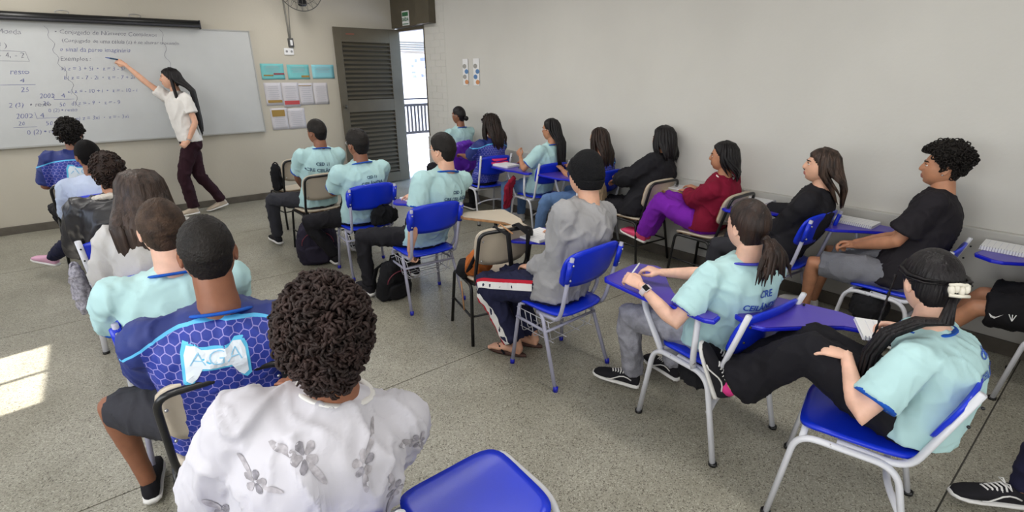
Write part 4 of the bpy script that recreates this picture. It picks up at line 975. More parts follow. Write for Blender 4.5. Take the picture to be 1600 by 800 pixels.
for cx, cz in ((.06, -.04), (-.16, -.10), (.16, -.13), (-.02, -.20), (-.20, -.26), (.10, -.27), (.22, -.05), (-.07, -.03), (.02, -.36), (.20, -.38), (-.14, -.42)):
    fq = MB(); lq = MB(); a0 = rnd.random()*6.28; s_ = rnd.uniform(.020, .028)
    for k in range(5):
        a = a0+k*1.257; pts = []
        for i in range(10):
            t = i/10*2*math.pi; u_ = s_*(.62+.5*math.cos(t)); w_ = s_*.30*math.sin(t)*(1.2 if u_ > s_*.5 else .8); pts.append((cx+u_*math.cos(a)-w_*math.sin(a), cz+u_*math.sin(a)+w_*math.cos(a)))
        pr_ = project(r.tree, poly2d(pts, .012), r.nb-r.un*.03, r.rx, r.un, .0022, .5); (fq if k % 2 else lq).add_raw(pr_.v, pr_.f, pr_.m)
    for k in range(2):
        a = a0+2+k*2.5; ox, oz = cx+math.cos(a)*s_*1.7, cz+math.sin(a)*s_*1.7; pts = [(ox+s_*1.1*math.cos(a)*math.cos(t)-s_*.3*math.sin(a)*math.sin(t), oz+s_*1.1*math.sin(a)*math.cos(t)+s_*.3*math.cos(a)*math.sin(t)) for t in [i*.6283 for i in range(10)]]
        pr_ = project(r.tree, poly2d(pts, .012), r.nb-r.un*.03, r.rx, r.un, .0022, .5); lq.add_raw(pr_.v, pr_.f, pr_.m)
    fq.build('flower_petals', fm, r.shirt)['kind'] = 'stuff'; lq.build('flower_leaves', fm2, r.shirt)['kind'] = 'stuff'
# 8
r = person(1.59, 5.26, 6, (1.64, 5.17, 1.212), 'student in light blue shirt nearest the wall notices, navy backpack behind', sk='brown', trim=M_trim, bulk=1.4, pm=M_char, shoes=M_black, kl=(1.2, 5.6, .7), al=(1.22, 5.62, .10), hl=(1.52, 5.5, .62), el=(1.2, 5.2, .7), hyaw=22, seed=8)
back_print(r, [('CED 11', 1), ('CRE CEILÂNDIA', 1)], M_ptext, .042, .10, dx=-.04)
h = hair_cap(.014, HD, nz=.2, ns=60, back=-.06); put_hair(r, h, M_buzz)
# 9
r = person(1.70, 4.38, 2, (1.69, 4.28, 1.18), 'student in light blue shirt on the blue chair in front of the slatted door', sk='brown', trim=M_trim, bulk=1.5, pm=M_black, shoes=M_black, kl=(1.42, 4.5, .7), al=(1.48, 4.62, .10), hyaw=10, seed=9)
back_print(r, [('CED 11', .8), ('CEILÂNDIA', 1.1)], M_ptext, .036, .07, dx=.03)
h = hair_cap(.022, HD, nz=.25, ns=60, back=-.07); put_hair(r, h, M_buzz); glasses(r)
# 10
r = person(1.84, 3.46, 2, (1.94, 3.27, 1.215), 'student in light blue shirt gripping his seat edge, black trousers and glasses', sk='light', trim=M_trim, bulk=1.3, pm=M_black, shoes=M_black, kl=(1.5, 3.75, .8), al=(1.44, 3.72, .10), hl=(1.60, 3.25, .50), el=(1.5, 3.0, .8), hyaw=18, seed=10, lh=dict(dir=(.1, .05, -1), up=(-1, 0, 0), curl=.9), vox=.012)
back_print(r, [('CED 11', .9), ('CRE CEILÂNDIA', 1)], M_ptext, .034, .085, dx=.05)
h = hair_cap(.017, HD, nz=.22, ns=50, back=-.065); put_hair(r, h, M_buzz); glasses(r)
# 11
r = person(3.74, 5.97, 6, (3.75, 5.86, 1.225), 'girl with a low hair bun and glasses in light blue shirt nearest the doorway', sk='brown', fem=True, trim=M_trim, pm=M_black, shoes=M_black, hyaw=20, seed=11, bulk=1.3)
h = hair_cap(.010, HDC, nz=.05); h.ball((0, -.125, -.035), (.035, .034, .034), 14, 10); put_hair(r, h, M_dk); glasses(r)
back_print(r, [('CED 11', 1), ('CRE CEILÂNDIA', 1)], M_ptext, .04, .14)
# 12
r = person(3.60, 5.08, 4, (3.64, 4.99, 1.16), 'girl with long voluminous wavy hair in blue jersey beside the pink case', sk='brown', fem=True, sm=hexmat('jersey_12', .965, .028), pm=M_black, shoes=M_black, hyaw=12, seed=12, bulk=1.5, sleeve_end=.9)
h = hair_cap(.024, HDC, nz=.25, ns=30); long_hair(h, .022, .30, n=15, back_y=-.13, wave=.010, seed=12, side_x=.12, thin=.016); curls(h, 260, .03, .016, .005, 13, back=-.1); put_hair_grav(r, h, M_bn)
# 13
r = person(3.77, 4.25, 4, (3.81, 4.11, 1.17), 'girl with very long black hair and glasses in light blue shirt and jeans', sk='tan', fem=True, trim=M_trim, pm=mat('blue_denim', '5A78A4', .9, bump=.3, bscale=200, var=.2), shoes=M_white, hyaw=18, hl=(3.62, 4.40, .86), el=(3.45, 4.1, .7), lh=dict(dir=(-.1, .5, .9), up=(-1, 0, .2), curl=.9), seed=13, bulk=1.2)
h = hair_cap(.014, HDC, nz=.04); long_hair(h, .012, .52, a0=105, n=11, back_y=-.13, seed=13, side_x=.08, wid=.018); put_hair_grav(r, h, M_dk); glasses(r)
# 14
r = person(3.88, 3.56, 2, (3.91, 3.50, 1.112), 'girl with long straight brown hair in blue jersey, head bowed', sk='tan', fem=True, sm=hexmat('jersey_14', .92, .028), pm=mat('blue_denim', '5A78A4'), shoes=M_white, hyaw=4, hpitch=-18, seed=14, bulk=1.3, kl=(3.5, 3.8, .7), al=(3.45, 3.9, .1), sleeve_end=.9)
logo(r, .16, .09, 0)
h = hair_cap(.014, HDC, nz=.04); long_hair(h, .012, .34, n=13, back_y=-.125, seed=14, side_x=.09); put_hair_grav(r, h, hairm('straight_brown_hair', '35251E', '1D1411'))
# 15 beanie
M_trk = cloth('navy_track_pants', '232540')
r = person(1.98, 2.04, 5, (2.10, 1.965, 1.20), 'student in a black beanie and grey marl sweatshirt, striped track pants and sandals', sk='light', shirt='long', sm=cloth('grey_marl_jersey', '9A999B', bump=.3, bs=30, var=.1), bulk=2.0, pm=M_trk, prad=1.22, shoes=None, hyaw=8, kl=(1.72, 2.45, .7), kr=(1.9, 2.6, .7), al=(1.80, 2.24, .10), ar=(1.96, 2.26, .10),
    hl=(1.875, 2.19, .62), el=(1.93, 1.5, .5), hr=(2.17, 2.24, .775), er=(2.5, 1.9, .6), rh=dict(dir=(.15, 1, 0), curl=.35), lh=dict(dir=(.3, .9, -.2), curl=.4), seed=15, vox=.011, wr_amp=.010, body_sc=1.02)
def bline(d): return -.062+.085*sstep(-.35, .75, d.y/max(.2, math.hypot(d.x, d.y)))
def beanie(d, lo=0.0, hi=9, off=.017):
    p = headp(d); n = V((p.x/.077**2, p.y/.1**2, p.z/.117**2)).normalized(); k = p.z-bline(d); m = sstep(lo-.005, lo+.003, k)*(1-sstep(hi-.004, hi+.004, k))
    return p+n*(off*m-.008*(1-m))+V((0, -.010, .016))*sstep(.03, .12, p.z)
M_bk = cloth('black_beanie_knit', '101013', bump=.9, bs=120)
put_hair(r, head_grid(beanie, HD), M_bk, 'beanie'); put_hair(r, head_grid(lambda d: beanie(d, .0, .055, .0225), HD), M_bk, 'beanie_cuff')
# track pants stripes wrapped on the left leg
pt = bvh(MB().add_raw([v.co.copy() for v in r.pants.data.vertices], [tuple(p.vertices) for p in r.pants.data.polygons], [0]*len(r.pants.data.polygons)))
for nm, o_, w_, mt in (('white_stripe', .0, .022, M_white), ('red_stripe', .032, .011, cloth('red_ribbon', 'B41C30'))):
    q = MB(); Hj, Kn, A = r.legs[-1]; pts = [Hj.lerp(Kn, .1+.85*i/24) for i in range(25)]+[Kn.lerp(A, .05+.9*i/24) for i in range(25)]
    L_, R2 = [], []
    for i, c in enumerate(pts):
        k_ = sstep(18, 32, i); d = ((Kn-Hj).normalized()*(1-k_)+(A-Kn).normalized()*k_).normalized(); out = V((-1, 0, .35)); out = (out-d*out.dot(d)).normalized(); sd = d.cross(out).normalized()
        for lst, e_ in ((L_, o_-w_), (R2, o_+w_)):
            s0 = c+sd*e_+out*.22; hh = pt.ray_cast(s0, -out, .22); lst.append((hh[0] if hh[0] is not None else c+sd*e_+out*.085)+out*.008)
    n_ = len(L_); q.add(L_+R2, [(i, i+1, n_+i+1, n_+i) for i in range(n_-1)]); q.build(nm, mt, r.pants)
for s in (-1, 1):
    Hj, Kn, A = r.legs[s]; q = MB(); t0 = A+V((-.03*s*0, 0, 0)); f_ = V((-.35, .93, 0)).normalized(); sd = V((.93, .35, 0))
    q.tube([A+V((0, 0, .03)), A+V((0, 0, -.02))-f_*.01, A-f_*.03+V((0, 0, -.055))], [.034, .036, .03], 10)
    q.tube([A-f_*.045+V((0, 0, -.062)), A+V((0, 0, -.05)), A+f_*.06+V((0, 0, -.045)), A+f_*.12+V((0, 0, -.06)), A+f_*.17+V((0, 0, -.066))], [.026, .034, .038, .044, .036], 12, [.022, .034, .030, .020, .013], ref=sd)
    for i in range(5): q.ball(A+f_*(.185-.008*abs(i-1))+sd*((i-2)*.016*-s)+V((0, 0, -.067)), (.010, .014, .009) if i else (.012, .018, .012), 8, 6)
    fu = union(q, .006, 2); q = MB(); q.add_raw(fu.v, fu.f, fu.m); ft = q.build('foot', skin('light'), r.root)
    q = MB(); c0 = A+V((0, 0, -.084)); out = [c0+f_*(.06+.14*math.cos(t))+sd*((.036+.012*math.cos(t))*math.sin(t)) for t in [i*math.pi/10 for i in range(20)]]
    q.loft([[p+V((0, 0, -.008)) for p in out], [p+V((0, 0, .009)) for p in out]]); so_ = q.build('sandal', mat('brown_sandal_rubber', '4E332C', .7), r.root)
    q = MB(); a_ = c0+f_*.13+V((0, 0, .035)); q.tube([c0+f_*.06-sd*.04, c0+f_*.10-sd*.03+V((0, 0, .04)), a_, c0+f_*.10+sd*.03+V((0, 0, .04)), c0+f_*.06+sd*.04], .006, 6, .010); q.build('strap', M_black, so_)
# 16 all black
r = person(3.91, 2.95, 6, (4.07, 2.85, 1.16), 'girl dressed all in black with smooth black hair leaning on her desk by the wall', sk='tan', fem=True, shirt='long', sm=M_black, bulk=3.0, pm=M_black, shoes=M_black, hyaw=4, hl=(3.86, 3.2, .75), el=(3.6, 2.95, .7), seed=16, wr_amp=.009)
h = hair_cap(.022, HDC, nz=.03); long_hair(h, .02, .24, n=15, back_y=-.10, seed=16, side_x=.11, thin=.016); put_hair_grav(r, h, M_dk)
# 17 maroon
r = person(3.92, 2.22, 8, (3.87, 2.12, 1.11), 'girl in maroon sweater and bright purple trousers with leg stretched forward', sk='tan', fem=True, shirt='long', sm=cloth('maroon_fleece', '7E1230', bump=.3), bulk=2.2, pm=cloth('purple_sweatpants', '7A22A8', bump=.3), prad=1.2, shoes=mat('pink_slip_on', 'D8406C', .6), hyaw=20, kl=(3.70, 2.5, .75), al=(3.745, 2.74, .33), tl=(3.72, 2.91, .30), kr=(3.9, 2.6, .75), ar=(3.86, 2.78, .31), tr=(3.84, 2.95, .28), hl=(3.97, 2.47, .75), el=(3.6, 2.1, .65), hr=(4.1, 2.45, .76), lh=dict(dir=(.3, 1, 0), curl=.5), seed=17, wr_amp=.007)
h = hair_cap(.016, HDC, nz=.03); long_hair(h, .014, .20, a0=92, n=15, back_y=-.12, seed=17, side_x=.085, thin=.015, sweep=.07); put_hair_grav(r, h, M_dk)
q = MB(); ring = [r.sp(.99)+r.un*.02+r.rx*(.078*math.cos(a))+r.fy*(.066*math.sin(a)) for a in [2*math.pi*j/24 for j in range(25)]]; q.tube(ring, .005, 8, .010, ref=r.un, cap=False); q.build('collar', M_white, r.shirt)
# 18 black blazer
r = person(3.72, 1.50, 6, (3.745, 1.345, 1.15), 'girl with long brown hair in a black blazer gazing up in profile', sk='light', fem=True, shirt='long', sm=M_black, bulk=2.0, pm=M_char, shoes=M_black, hyaw=26, hpitch=8, hl=(3.72, 1.66, .62), el=(3.45, 1.3, .6), hr=(3.95, 1.75, .75), seed=18, wr_amp=.006)
h = hair_cap(.014, HDC, nz=.03); long_hair(h, .012, .30, a0=86, n=19, back_y=-.15, seed=18, side_x=.075, thin=.014, sweep=.13); put_hair_grav(r, h, hairm('long_ash_brown_hair', '4B3A31', '1E1613'))
# 19 ponytail
r = person(2.19, 1.12, -6, (2.175, 1.03, 1.10), 'girl with dark ponytail in light blue shirt holding a pen over her left-hand tablet', sk='pale', fem=True, trim=mat('violet_rib', '3A3AB0', .8, bump=.3, bscale=80), bulk=1.5, pm=mat('grey_wash_denim', '8E8E98', .9, bump=.4, bscale=120, var=.3, vscale=14), prad=1.05, shoes=M_black, shoe_kw=dict(stripe=True, laces=True), hyaw=-18, hpitch=-6, sh_yaw=-22, hl=(1.86, 1.345, .785), el=(1.88, 1.0, .6), hr=(2.03, 1.38, .80), er=(2.3, 1.2, .7),
    lh=dict(dir=(-.15, .7, .25), up=(-.5, -.3, .8), curl=.75, thumb=.3), rh=dict(dir=(-.4, .8, .15), up=(.1, -.1, 1), curl=.7), kl=(2.0, 1.5, .8), al=(2.10, 1.52, .10), tl=(2.02, 1.68, .04), kr=(2.3, 1.6, .8), ar=(2.36, 1.42, .10), seed=19, vox=.010, wr_amp=.006, dense=True)
h = hair_cap(.014, HD, nz=.04, back=-.09); rn = random.Random(5)
for k in range(22):
    a = k*.55; rr = .5+.5*rn.random(); ex = V((math.cos(a)*.05*rr, -.15-.03*rn.random(), -.05)); m_ = 7
    pts = [V((math.cos(a)*.012, -.108, -.035)), V((math.cos(a)*.02, -.135, -.03)), V((ex.x*.8, -.158, -.055))]+[V((ex.x*(1+.25*j)+rn.uniform(-.004, .004), -.165-.004*j+math.sin(a)*.022, -.055-.024*j*(.7+.45*rn.random()))) for j in range(1, m_)]
    lock(h, pts, .013, .009, .1, a)
h.ball((0, -.112, -.035), (.024, .02, .022), 12, 8)
ph_ = h; put_hair_grav(r, h, hairm('black_brown_ponytail_hair', '1C1616', '33231C')) 
back_print(r, [('CRE', 1.1), ('CEILÂNDIA', 1.1)], M_btext, .038, .075, gap=1.6, dx=.03)
S, E_, Wt = r.arms[-1]; d = (Wt-E_).normalized(); q = MB(); c = Wt-d*.03
q.tube([c-d*.012, c+d*.012], .031, 18); wo = q.build('wristwatch', mat('pale_watch_band', 'D8CBD0', .5), r.root); o_ = (V((-.5, -.3, .8))-d*V((-.5, -.3, .8)).dot(d)).normalized(); sd = d.cross(o_)
q = MB(); q.box(c+o_*.030, (.030, .036, .010), Matrix((sd, d, o_)).transposed()); q.build('watch_case', mat('silver_case', 'D2D2D6', .3, metal=.6), wo, False, bevel=.004); q = MB(); q.box(c+o_*.0357, (.024, .029, .002), Matrix((sd, d, o_)).transposed()); q.build('watch_screen', mat('black_glass', '0A0A0C', .1), wo, False)
r19 = r
# 20 boy black t-shirt
r = person(3.82, .80, 4, (3.95, .745, 1.20), 'young man with curly fade in black t-shirt and grey denim shorts, hands clasped', sk='tan', sm=cloth('black_jersey_tee', '211E23', bump=.3), bulk=1.7, pants='shorts', pm=mat('grey_denim', '75767E', .9, bump=.4, bscale=150, var=.12), prad=1.08, shoes=M_white, hyaw=13, hpitch=4, kl=(3.6, 1.25, .75), kr=(4.0, 1.3, .8), al=(3.76, 1.27, .10), ar=(3.98, 1.30, .10), hl=(3.765, 1.04, .66), el=(3.5, .65, .6), hr=(3.82, 1.07, .66), er=(4.2, .7, .6), lh=dict(dir=(.25, .9, -.15), up=(-.5, 0, .85), curl=.8), rh=dict(dir=(-.4, .8, -.1), up=(.4, 0, .9), curl=.8), seed=20, vox=.011, sleeve_end=.78)
def fade(d, p): return .006+.040*sstep(.01, .075, p.z-.02*(d.y < 0))
h = hair_cap(.02, HD, nz=.2, ns=60, back=-.05, shape=fade); curls(h, 620, .045, .010, .0042, 21, back=.0, shape=lambda d, p: .012+.042*sstep(.0, .06, p.z), front=.062); put_hair(r, h, M_buzz)
e = MB(); e.ball((-.088, -.004, -.034), .005, 8, 6); e.xf(r.HM); e.build('earring', M_chrome, r.body)
# 21 girl writing
r = person(2.17, .30, 12, (2.175, .350, 1.045), 'girl with braided black ponytail writing in a notebook, legs stretched onto the chair ahead', sk='pale', fem=True, trim=M_trim, bulk=1.3, pm=cloth('black_wide_trousers', '17161C', bump=.3), prad=1.30, shoes=M_black, shoe_kw=dict(laces=True, stripe=True), wide=.022, hem_at=.80, hyaw=-50, hpitch=-24, sh_yaw=2, shw=.158, hips=(2.17, .28, .53), kl=(2.0, .75, 1.2), kr=(2.2, .75, 1.2), al=(1.965, .90, .405), ar=(2.08, .955, .40), tl=(1.925, 1.02, .53), tr=(2.06, 1.08, .52), hl=(2.005, .50, .745), el=(1.7, .2, .5), hr=(2.345, .42, .785), er=(2.6, .15, .6), lh=dict(dir=(-.25, .9, .0), up=(-.2, .1, 1), curl=.25, spread=.16), rh=dict(dir=(-.25, .85, -.1), up=(.5, 0, .8), curl=.85), seed=21, vox=.010, dense=True, slouch=.05, wr_amp=.005)
h = hair_cap(.015, HD, nz=.05, back=-.10)
for s_ in (-1, 1):
    pts = [V((s_*.05, .06, .085)), V((s_*.083, .03, .05)), V((s_*.092, -.03, .02)), V((s_*.07, -.09, 0)), V((s_*.02, -.122, -.005))]
    for k in range(2): lock(h, [p+V((0, 0, .006*(k*2-1))) for p in pts], .013, .009, .2, k)
h.ball((0, -.118, -.03), (.03, .02, .028), 12, 8); put_hair(r, h, M_dk)
q = MB(); rn = random.Random(8); base = r.HM @ V((0, -.125, -.035)); wpts = [r.loc(p) for p in ((2.055, .265, .965), (2.045, .33, .945), (2.025, .40, .88), (2.01, .43, .79), (2.005, .43, .69), (2.01, .42, .62))]
for k in range(20):
    a = k*.7; ox, oy = .014*math.cos(a), .014*math.sin(a); pts = [base+V((ox*.3, oy*.3, .01))]
    for i_, p_ in enumerate(wpts): e_ = 1+.15*i_; pts.append(p_+V((ox*e_+rn.uniform(-.004, .004), oy*e_, 0 if i_ < 5 else rn.uniform(-.02, .05))))
    lock(q, pts, .013, .010, .1, a)
q.build('ponytail', M_dk, r.body)
q = MB(); hh = r.HM @ V((-.072, .045, .03)); pts = []
for i in range(40):
    t = i/39; pts.append(hh+V((-.02-.03*t+.012*math.sin(t*9)*t, .02+.02*t, -.36*t)))
q.tube(pts, [.0045+.0015*math.sin(i*1.7) for i in range(38)]+[.003, .001], 6); q.build('loose_braid', M_dk, r.body)
q = MB(); n_ = V((0, -1, 0))
for i in range(4): q.ball((-.022+.015*i, -.150, -.0+.008*(i % 2)), (.010, .012, .018), 10, 8)
q.tube([(-.03, -.152, .016), (0, -.158, .02), (.03, -.152, .016)], .006, 8); q.tube([(-.03, -.152, -.018), (0, -.158, -.02), (.03, -.152, -.018)], .006, 8); q.xf(Matrix.Translation((0, .004, -.028))); q.xf(r.HM); q.build('hair_clip', mat('ivory_hair_clip', 'DCD6C8', .4), r.body)
back_print(r, [('CRE', 1.1), ('CEILÂNDIA', 1.1)], M_btext, .036, .065, gap=1.6, dx=.035)
for s in (-1, 1):
    Hj, Kn, A = r.legs[s]; d = (A-Kn).normalized(); q = MB(); q.tube([A-d*.03, A+d*.012], .041, 14); so_ = q.build('sock', mat('magenta_sock', 'E0388C', .8), r.root)
    q = MB(); q.tube([A-d*.045, A-d*.028], .042, 14); q.build('sock_band', mat('lime_sock_band', '9CE03C', .8), so_)
q = MB(); S, E_, Wt = r.arms[-1]
r21 = r
# 22, 23 edge people
r = person(3.88, -.06, 4, (3.9, -.14, 1.2), 'student in black shorts with white swoosh mark at the right edge', sk='tan', sm=M_black, bulk=1.4, pants='shorts', pm=cloth('black_sport_shorts', '151418'), prad=1.2, shoes=M_black, kl=(3.70, .5, .8), kr=(4.05, .5, .8), al=(3.78, .60, .1), ar=(4.0, .60, .1), hl=(3.62, -.12, .62), hr=(4.12, -.12, .62), hyaw=10, seed=22)
h = hair_cap(.02, HDC, nz=.3, ns=60); put_hair(r, h, M_buzz)
Hj, Kn, A = r.legs[-1]; tree = bvh(MB().add_raw([v.co.copy() for v in r.pants.data.vertices], [tuple(p.vertices) for p in r.pants.data.polygons], [0]*len(r.pants.data.polygons)))
d = (Kn-Hj).normalized(); o_ = Hj.lerp(Kn, .72); upp = V((0, 0, 1)); upp = (upp-d*upp.dot(d)).normalized()
sw_ = [(-.030, .012), (-.020, -.012), (-.005, -.020), (.030, .012), (.0, -.008), (-.012, -.004), (-.02, .004)]
q = MB(); xd = -d; yd = upp; 
pr_ = project(tree, poly2d(sw_, .01), o_+d*.03, -d, upp, .003, .3) if (-d).cross(upp).x < 0 else project(tree, poly2d([(-a, b) for a, b in sw_], .01), o_+d*.03, d, upp, .003, .3)
q.add_raw(pr_.v, pr_.f, pr_.m)
for a in (-.5, 0, .5):
    pts = [(-.002+math.sin(a)*.0, -.02), (.002, -.02), (.002+math.sin(a)*.03, .018), (-.002+math.sin(a)*.03, .018)]; pts = [(p[0]+.0, p[1]) for p in pts]
    sgn = 1 if (-d).cross(upp).x < 0 else -1
    pr_ = project(tree, poly2d([(b_[0]*sgn, b_[1]) for b_ in pts], .01), o_-d*.035, -d*sgn, upp, .003, .3); q.add_raw(pr_.v, pr_.f, pr_.m)
q.build('white_mark', mat('white_print', 'E0E0E0', .6), r.pants)
r = person(2.90, -.46, 26, (2.95, -.54, 1.2), 'student in navy trousers and black laced sneakers at the bottom right edge', sk='tan', sm=M_tee, bulk=1.3, pm=cloth('navy_jeans', '1E1E38', bump=.3), prad=.9, shoes=M_black, shoe_kw=dict(laces=True, stripe=True), kl=(2.55, .1, .9), kr=(3.0, .0, .9), al=(2.66, -.04, .105), tl=(2.545, .10, .03), ar=(3.12, -.28, .1), hyaw=20, seed=23)
h = hair_cap(.02, HDC, nz=.3, ns=60); put_hair(r, h, M_buzz)
# teacher
r = person(.82, 7.66, 90, (.765, 7.68, 1.705), 'teacher with waist-length black hair, white t-shirt and dark burgundy trousers writing on the board', sk='light', fem=True, stand=True, armlen=1.12, sh_yaw=112, sm=cloth('white_tee', 'E2DEDA', bump=.2), bulk=1.1, pm=cloth('burgundy_black_trousers', '2E1620', bump=.2), prad=1.12, shoes=mat('beige_flat_shoe', 'C4B4A2', .6), hyaw=78, hpitch=6, hips=(.83, 7.66, .97), kl=(.4, 7.6, .5), al=(.70, 7.62, .10), tl=(.56, 7.62, .03), kr=(.7, 7.7, .5), ar=(1.06, 7.76, .12), tr=(.93, 7.74, .03),
    hl=(.775, 7.44, .965), el=(1.3, 7.3, 1.1), hr=(.335, 7.915, 1.90), er=(.5, 7.6, 1.4), lh=dict(dir=(-.8, 0, -.5), up=(-.3, -.9, 0), curl=1.1), rh=dict(dir=(-.8, .2, .5), up=(0, -1, .2), curl=.8), seed=30, hem=.06, slouch=-.02, zs=1.03, sleeve_end=.62)
h = hair_cap(.013, HDC, nz=.03); long_hair(h, .014, .68, a0=100, n=15, back_y=-.20, seed=30, side_x=.11, wid=.034, thin=.018); put_hair_grav(r, h, M_dk)
S, E_, Wt = r.arms[-1]; d = (Wt-E_).normalized(); q = MB(); q.tube([Wt-d*.04, Wt-d*.028], .027, 14); q.build('wristwatch', M_chrome, r.root)
mk = empty('marker_pen', (0, 0, 0)); tag(mk, 'blue board marker in the raised hand of the teacher', 'pen')
q = MB(); q.tube([(.305, 7.925, 1.925), (.235, 7.96, 1.94)], .009, 10); q.build('barrel', M_ptext, mk); q = MB(); q.tube([(.235, 7.96, 1.94), (.19, 7.98, 1.95)], [.007, .003], 10); q.build('tip', M_btext, mk)
T0 = r
# ---------------------------------------------------------------- small things
def notebook(x, y, z, yaw, label, w=.20, h=.275, cover='white', spiral='bottom', pages=.012, tilt=0, pen=None):
    o = empty('notebook', (x, y, z), math.radians(yaw)); tag(o, label, 'notebook')
    q = MB(); q.box((0, 0, pages/2), (w, h, pages)); q.build('page_block', M_paper, o, False, bevel=.0015)
    q = MB(); q.box((0, 0, .0), (w+.006, h+.006, .002)); q.build('cover', mat('cover_'+cover, {'white': 'C6C4D2', 'lilac': '9C94CC', 'blue': '3A4CB0'}[cover], .5), o, False)
    q = MB(); n = 22 if spiral in ('left', 'right') else 18
    for i in range(n):
        if spiral in ('left', 'right'):
            s = -1 if spiral == 'left' else 1; c = V((s*w/2, -h/2+h*(i+.5)/n, pages/2)); q.tube([c+V((-s*.008*math.cos(a)*1.0, 0, (pages/2+.005)*math.sin(a))) for a in [k*math.pi/4 for k in range(9)]], .0011, 4)
        else:
            s = -1; c = V((-w/2+w*(i+.5)/n, s*h/2, pages/2)); q.tube([c+V((0, .008*math.cos(a), (pages/2+.005)*math.sin(a))) for a in [k*math.pi/4 for k in range(9)]], .0011, 4)
    q.build('spiral_wire', mat('spiral_wire', '8C8AA0', .4, metal=.5), o)
    q = MB()
    for i in range(int(h/.03)): q.box((.0, -h/2+.03+i*.028, pages+.0004), (w*.8, .0014, .0004))
    q.build('ruled_lines', mat('faint_rule', 'C2C4D4', .8), o, False)
    return o
def at(kx, ky, yaw, lx, ly): a = math.radians(yaw); return kx+lx*math.cos(a)-ly*math.sin(a), ky+lx*math.sin(a)+ly*math.cos(a)
TZ = .7365
notebook(*at(1.96, 2.0, 2, .16, .36), TZ, 8, 'open white notebook under the hand of the student in the beanie', .24, .2)
notebook(2.355, .44, TZ, 28, 'white spiral notebook being written on by the girl with the braided ponytail', .19, .26, spiral='left')
notebook(*at(3.76, 4.24, -3, -.20, .36), TZ, 4, 'closed pale notebook next to the pink case', .20, .26, 'lilac', pages=.02)
notebook(4.10, 1.93, TZ, 2, 'thick notebook on the tablet in front of the girl in black blazer', .2, .27, 'lilac', pages=.02)
notebook(4.06, 1.17, TZ, 0, 'open spiral notebook behind the black blazer, on the tablet by the wall', .19, .27, spiral='left', pages=.016)
notebook(4.10, .34, TZ, 2, 'large spiral notebook on the rightmost tablet by the wall', .2, .28, spiral='left', pages=.022)
notebook(4.13, 3.33, TZ, 0, 'papers on the desk of the girl dressed in black', .2, .27, pages=.006)
notebook(4.10, 2.62, TZ, 0, 'white notebook under the hands of the girl in maroon', .19, .26, pages=.008)
notebook(1.96, 3.80, TZ, 0, 'white notebook on the tablet ahead of the student gripping his seat', .18, .24)
# pink open case
pc = empty('pencil_case', (*at(3.76, 4.24, -3, -.17, .545), TZ), .1); tag(pc, 'open hot pink pencil case with pens inside', 'pencil case')
q = MB(); q.plate(lambda u, v: ((u*.11, v*.06, .012+.0), (0, 0, 1)), .024, 10, 6, 5); q.build('lower_shell', M_pink, pc)
q = MB(); q.plate(lambda u, v: ((u*.11, .02+v*.055, .062+v*.018), (0, -.3, 1)), .018, 10, 6, 5); q.build('lid', M_pink, pc)
for i in range(4):
    q = MB(); q.tube([(-.09, -.03+.02*i, .03), (.085, -.028+.018*i, .033)], .005, 8); q.build('pen', M_ktube if i % 2 else M_rim, pc)
# pens
def pen(a, b, label, m1, m2, name='pen'):
    a, b = V(a), V(b); o = empty(name, (0, 0, 0)); tag(o, label, 'pen'); q = MB(); q.tube([a, a.lerp(b, .82)], .0042, 10); q.build('barrel', m1, o); q = MB(); q.tube([a.lerp(b, .82), b], [.0042, .0015], 10); q.build('tip', m2, o)
Wt = r19.root.matrix_basis @ r19.hands[1][0]; Wl = r19.root.matrix_basis @ r19.hands[-1][0]
pen(V((2.00, 1.47, .83)), V((1.87, 1.43, .795)), 'white and pink pen held between both hands of the ponytail girl', M_paper, M_pink)
pen((2.42, .36, .86), (2.31, .475, .755), 'violet pencil in the writing hand over the spiral notebook', mat('violet_lacquer', '7A4CC0', .4), M_wood, 'pencil')
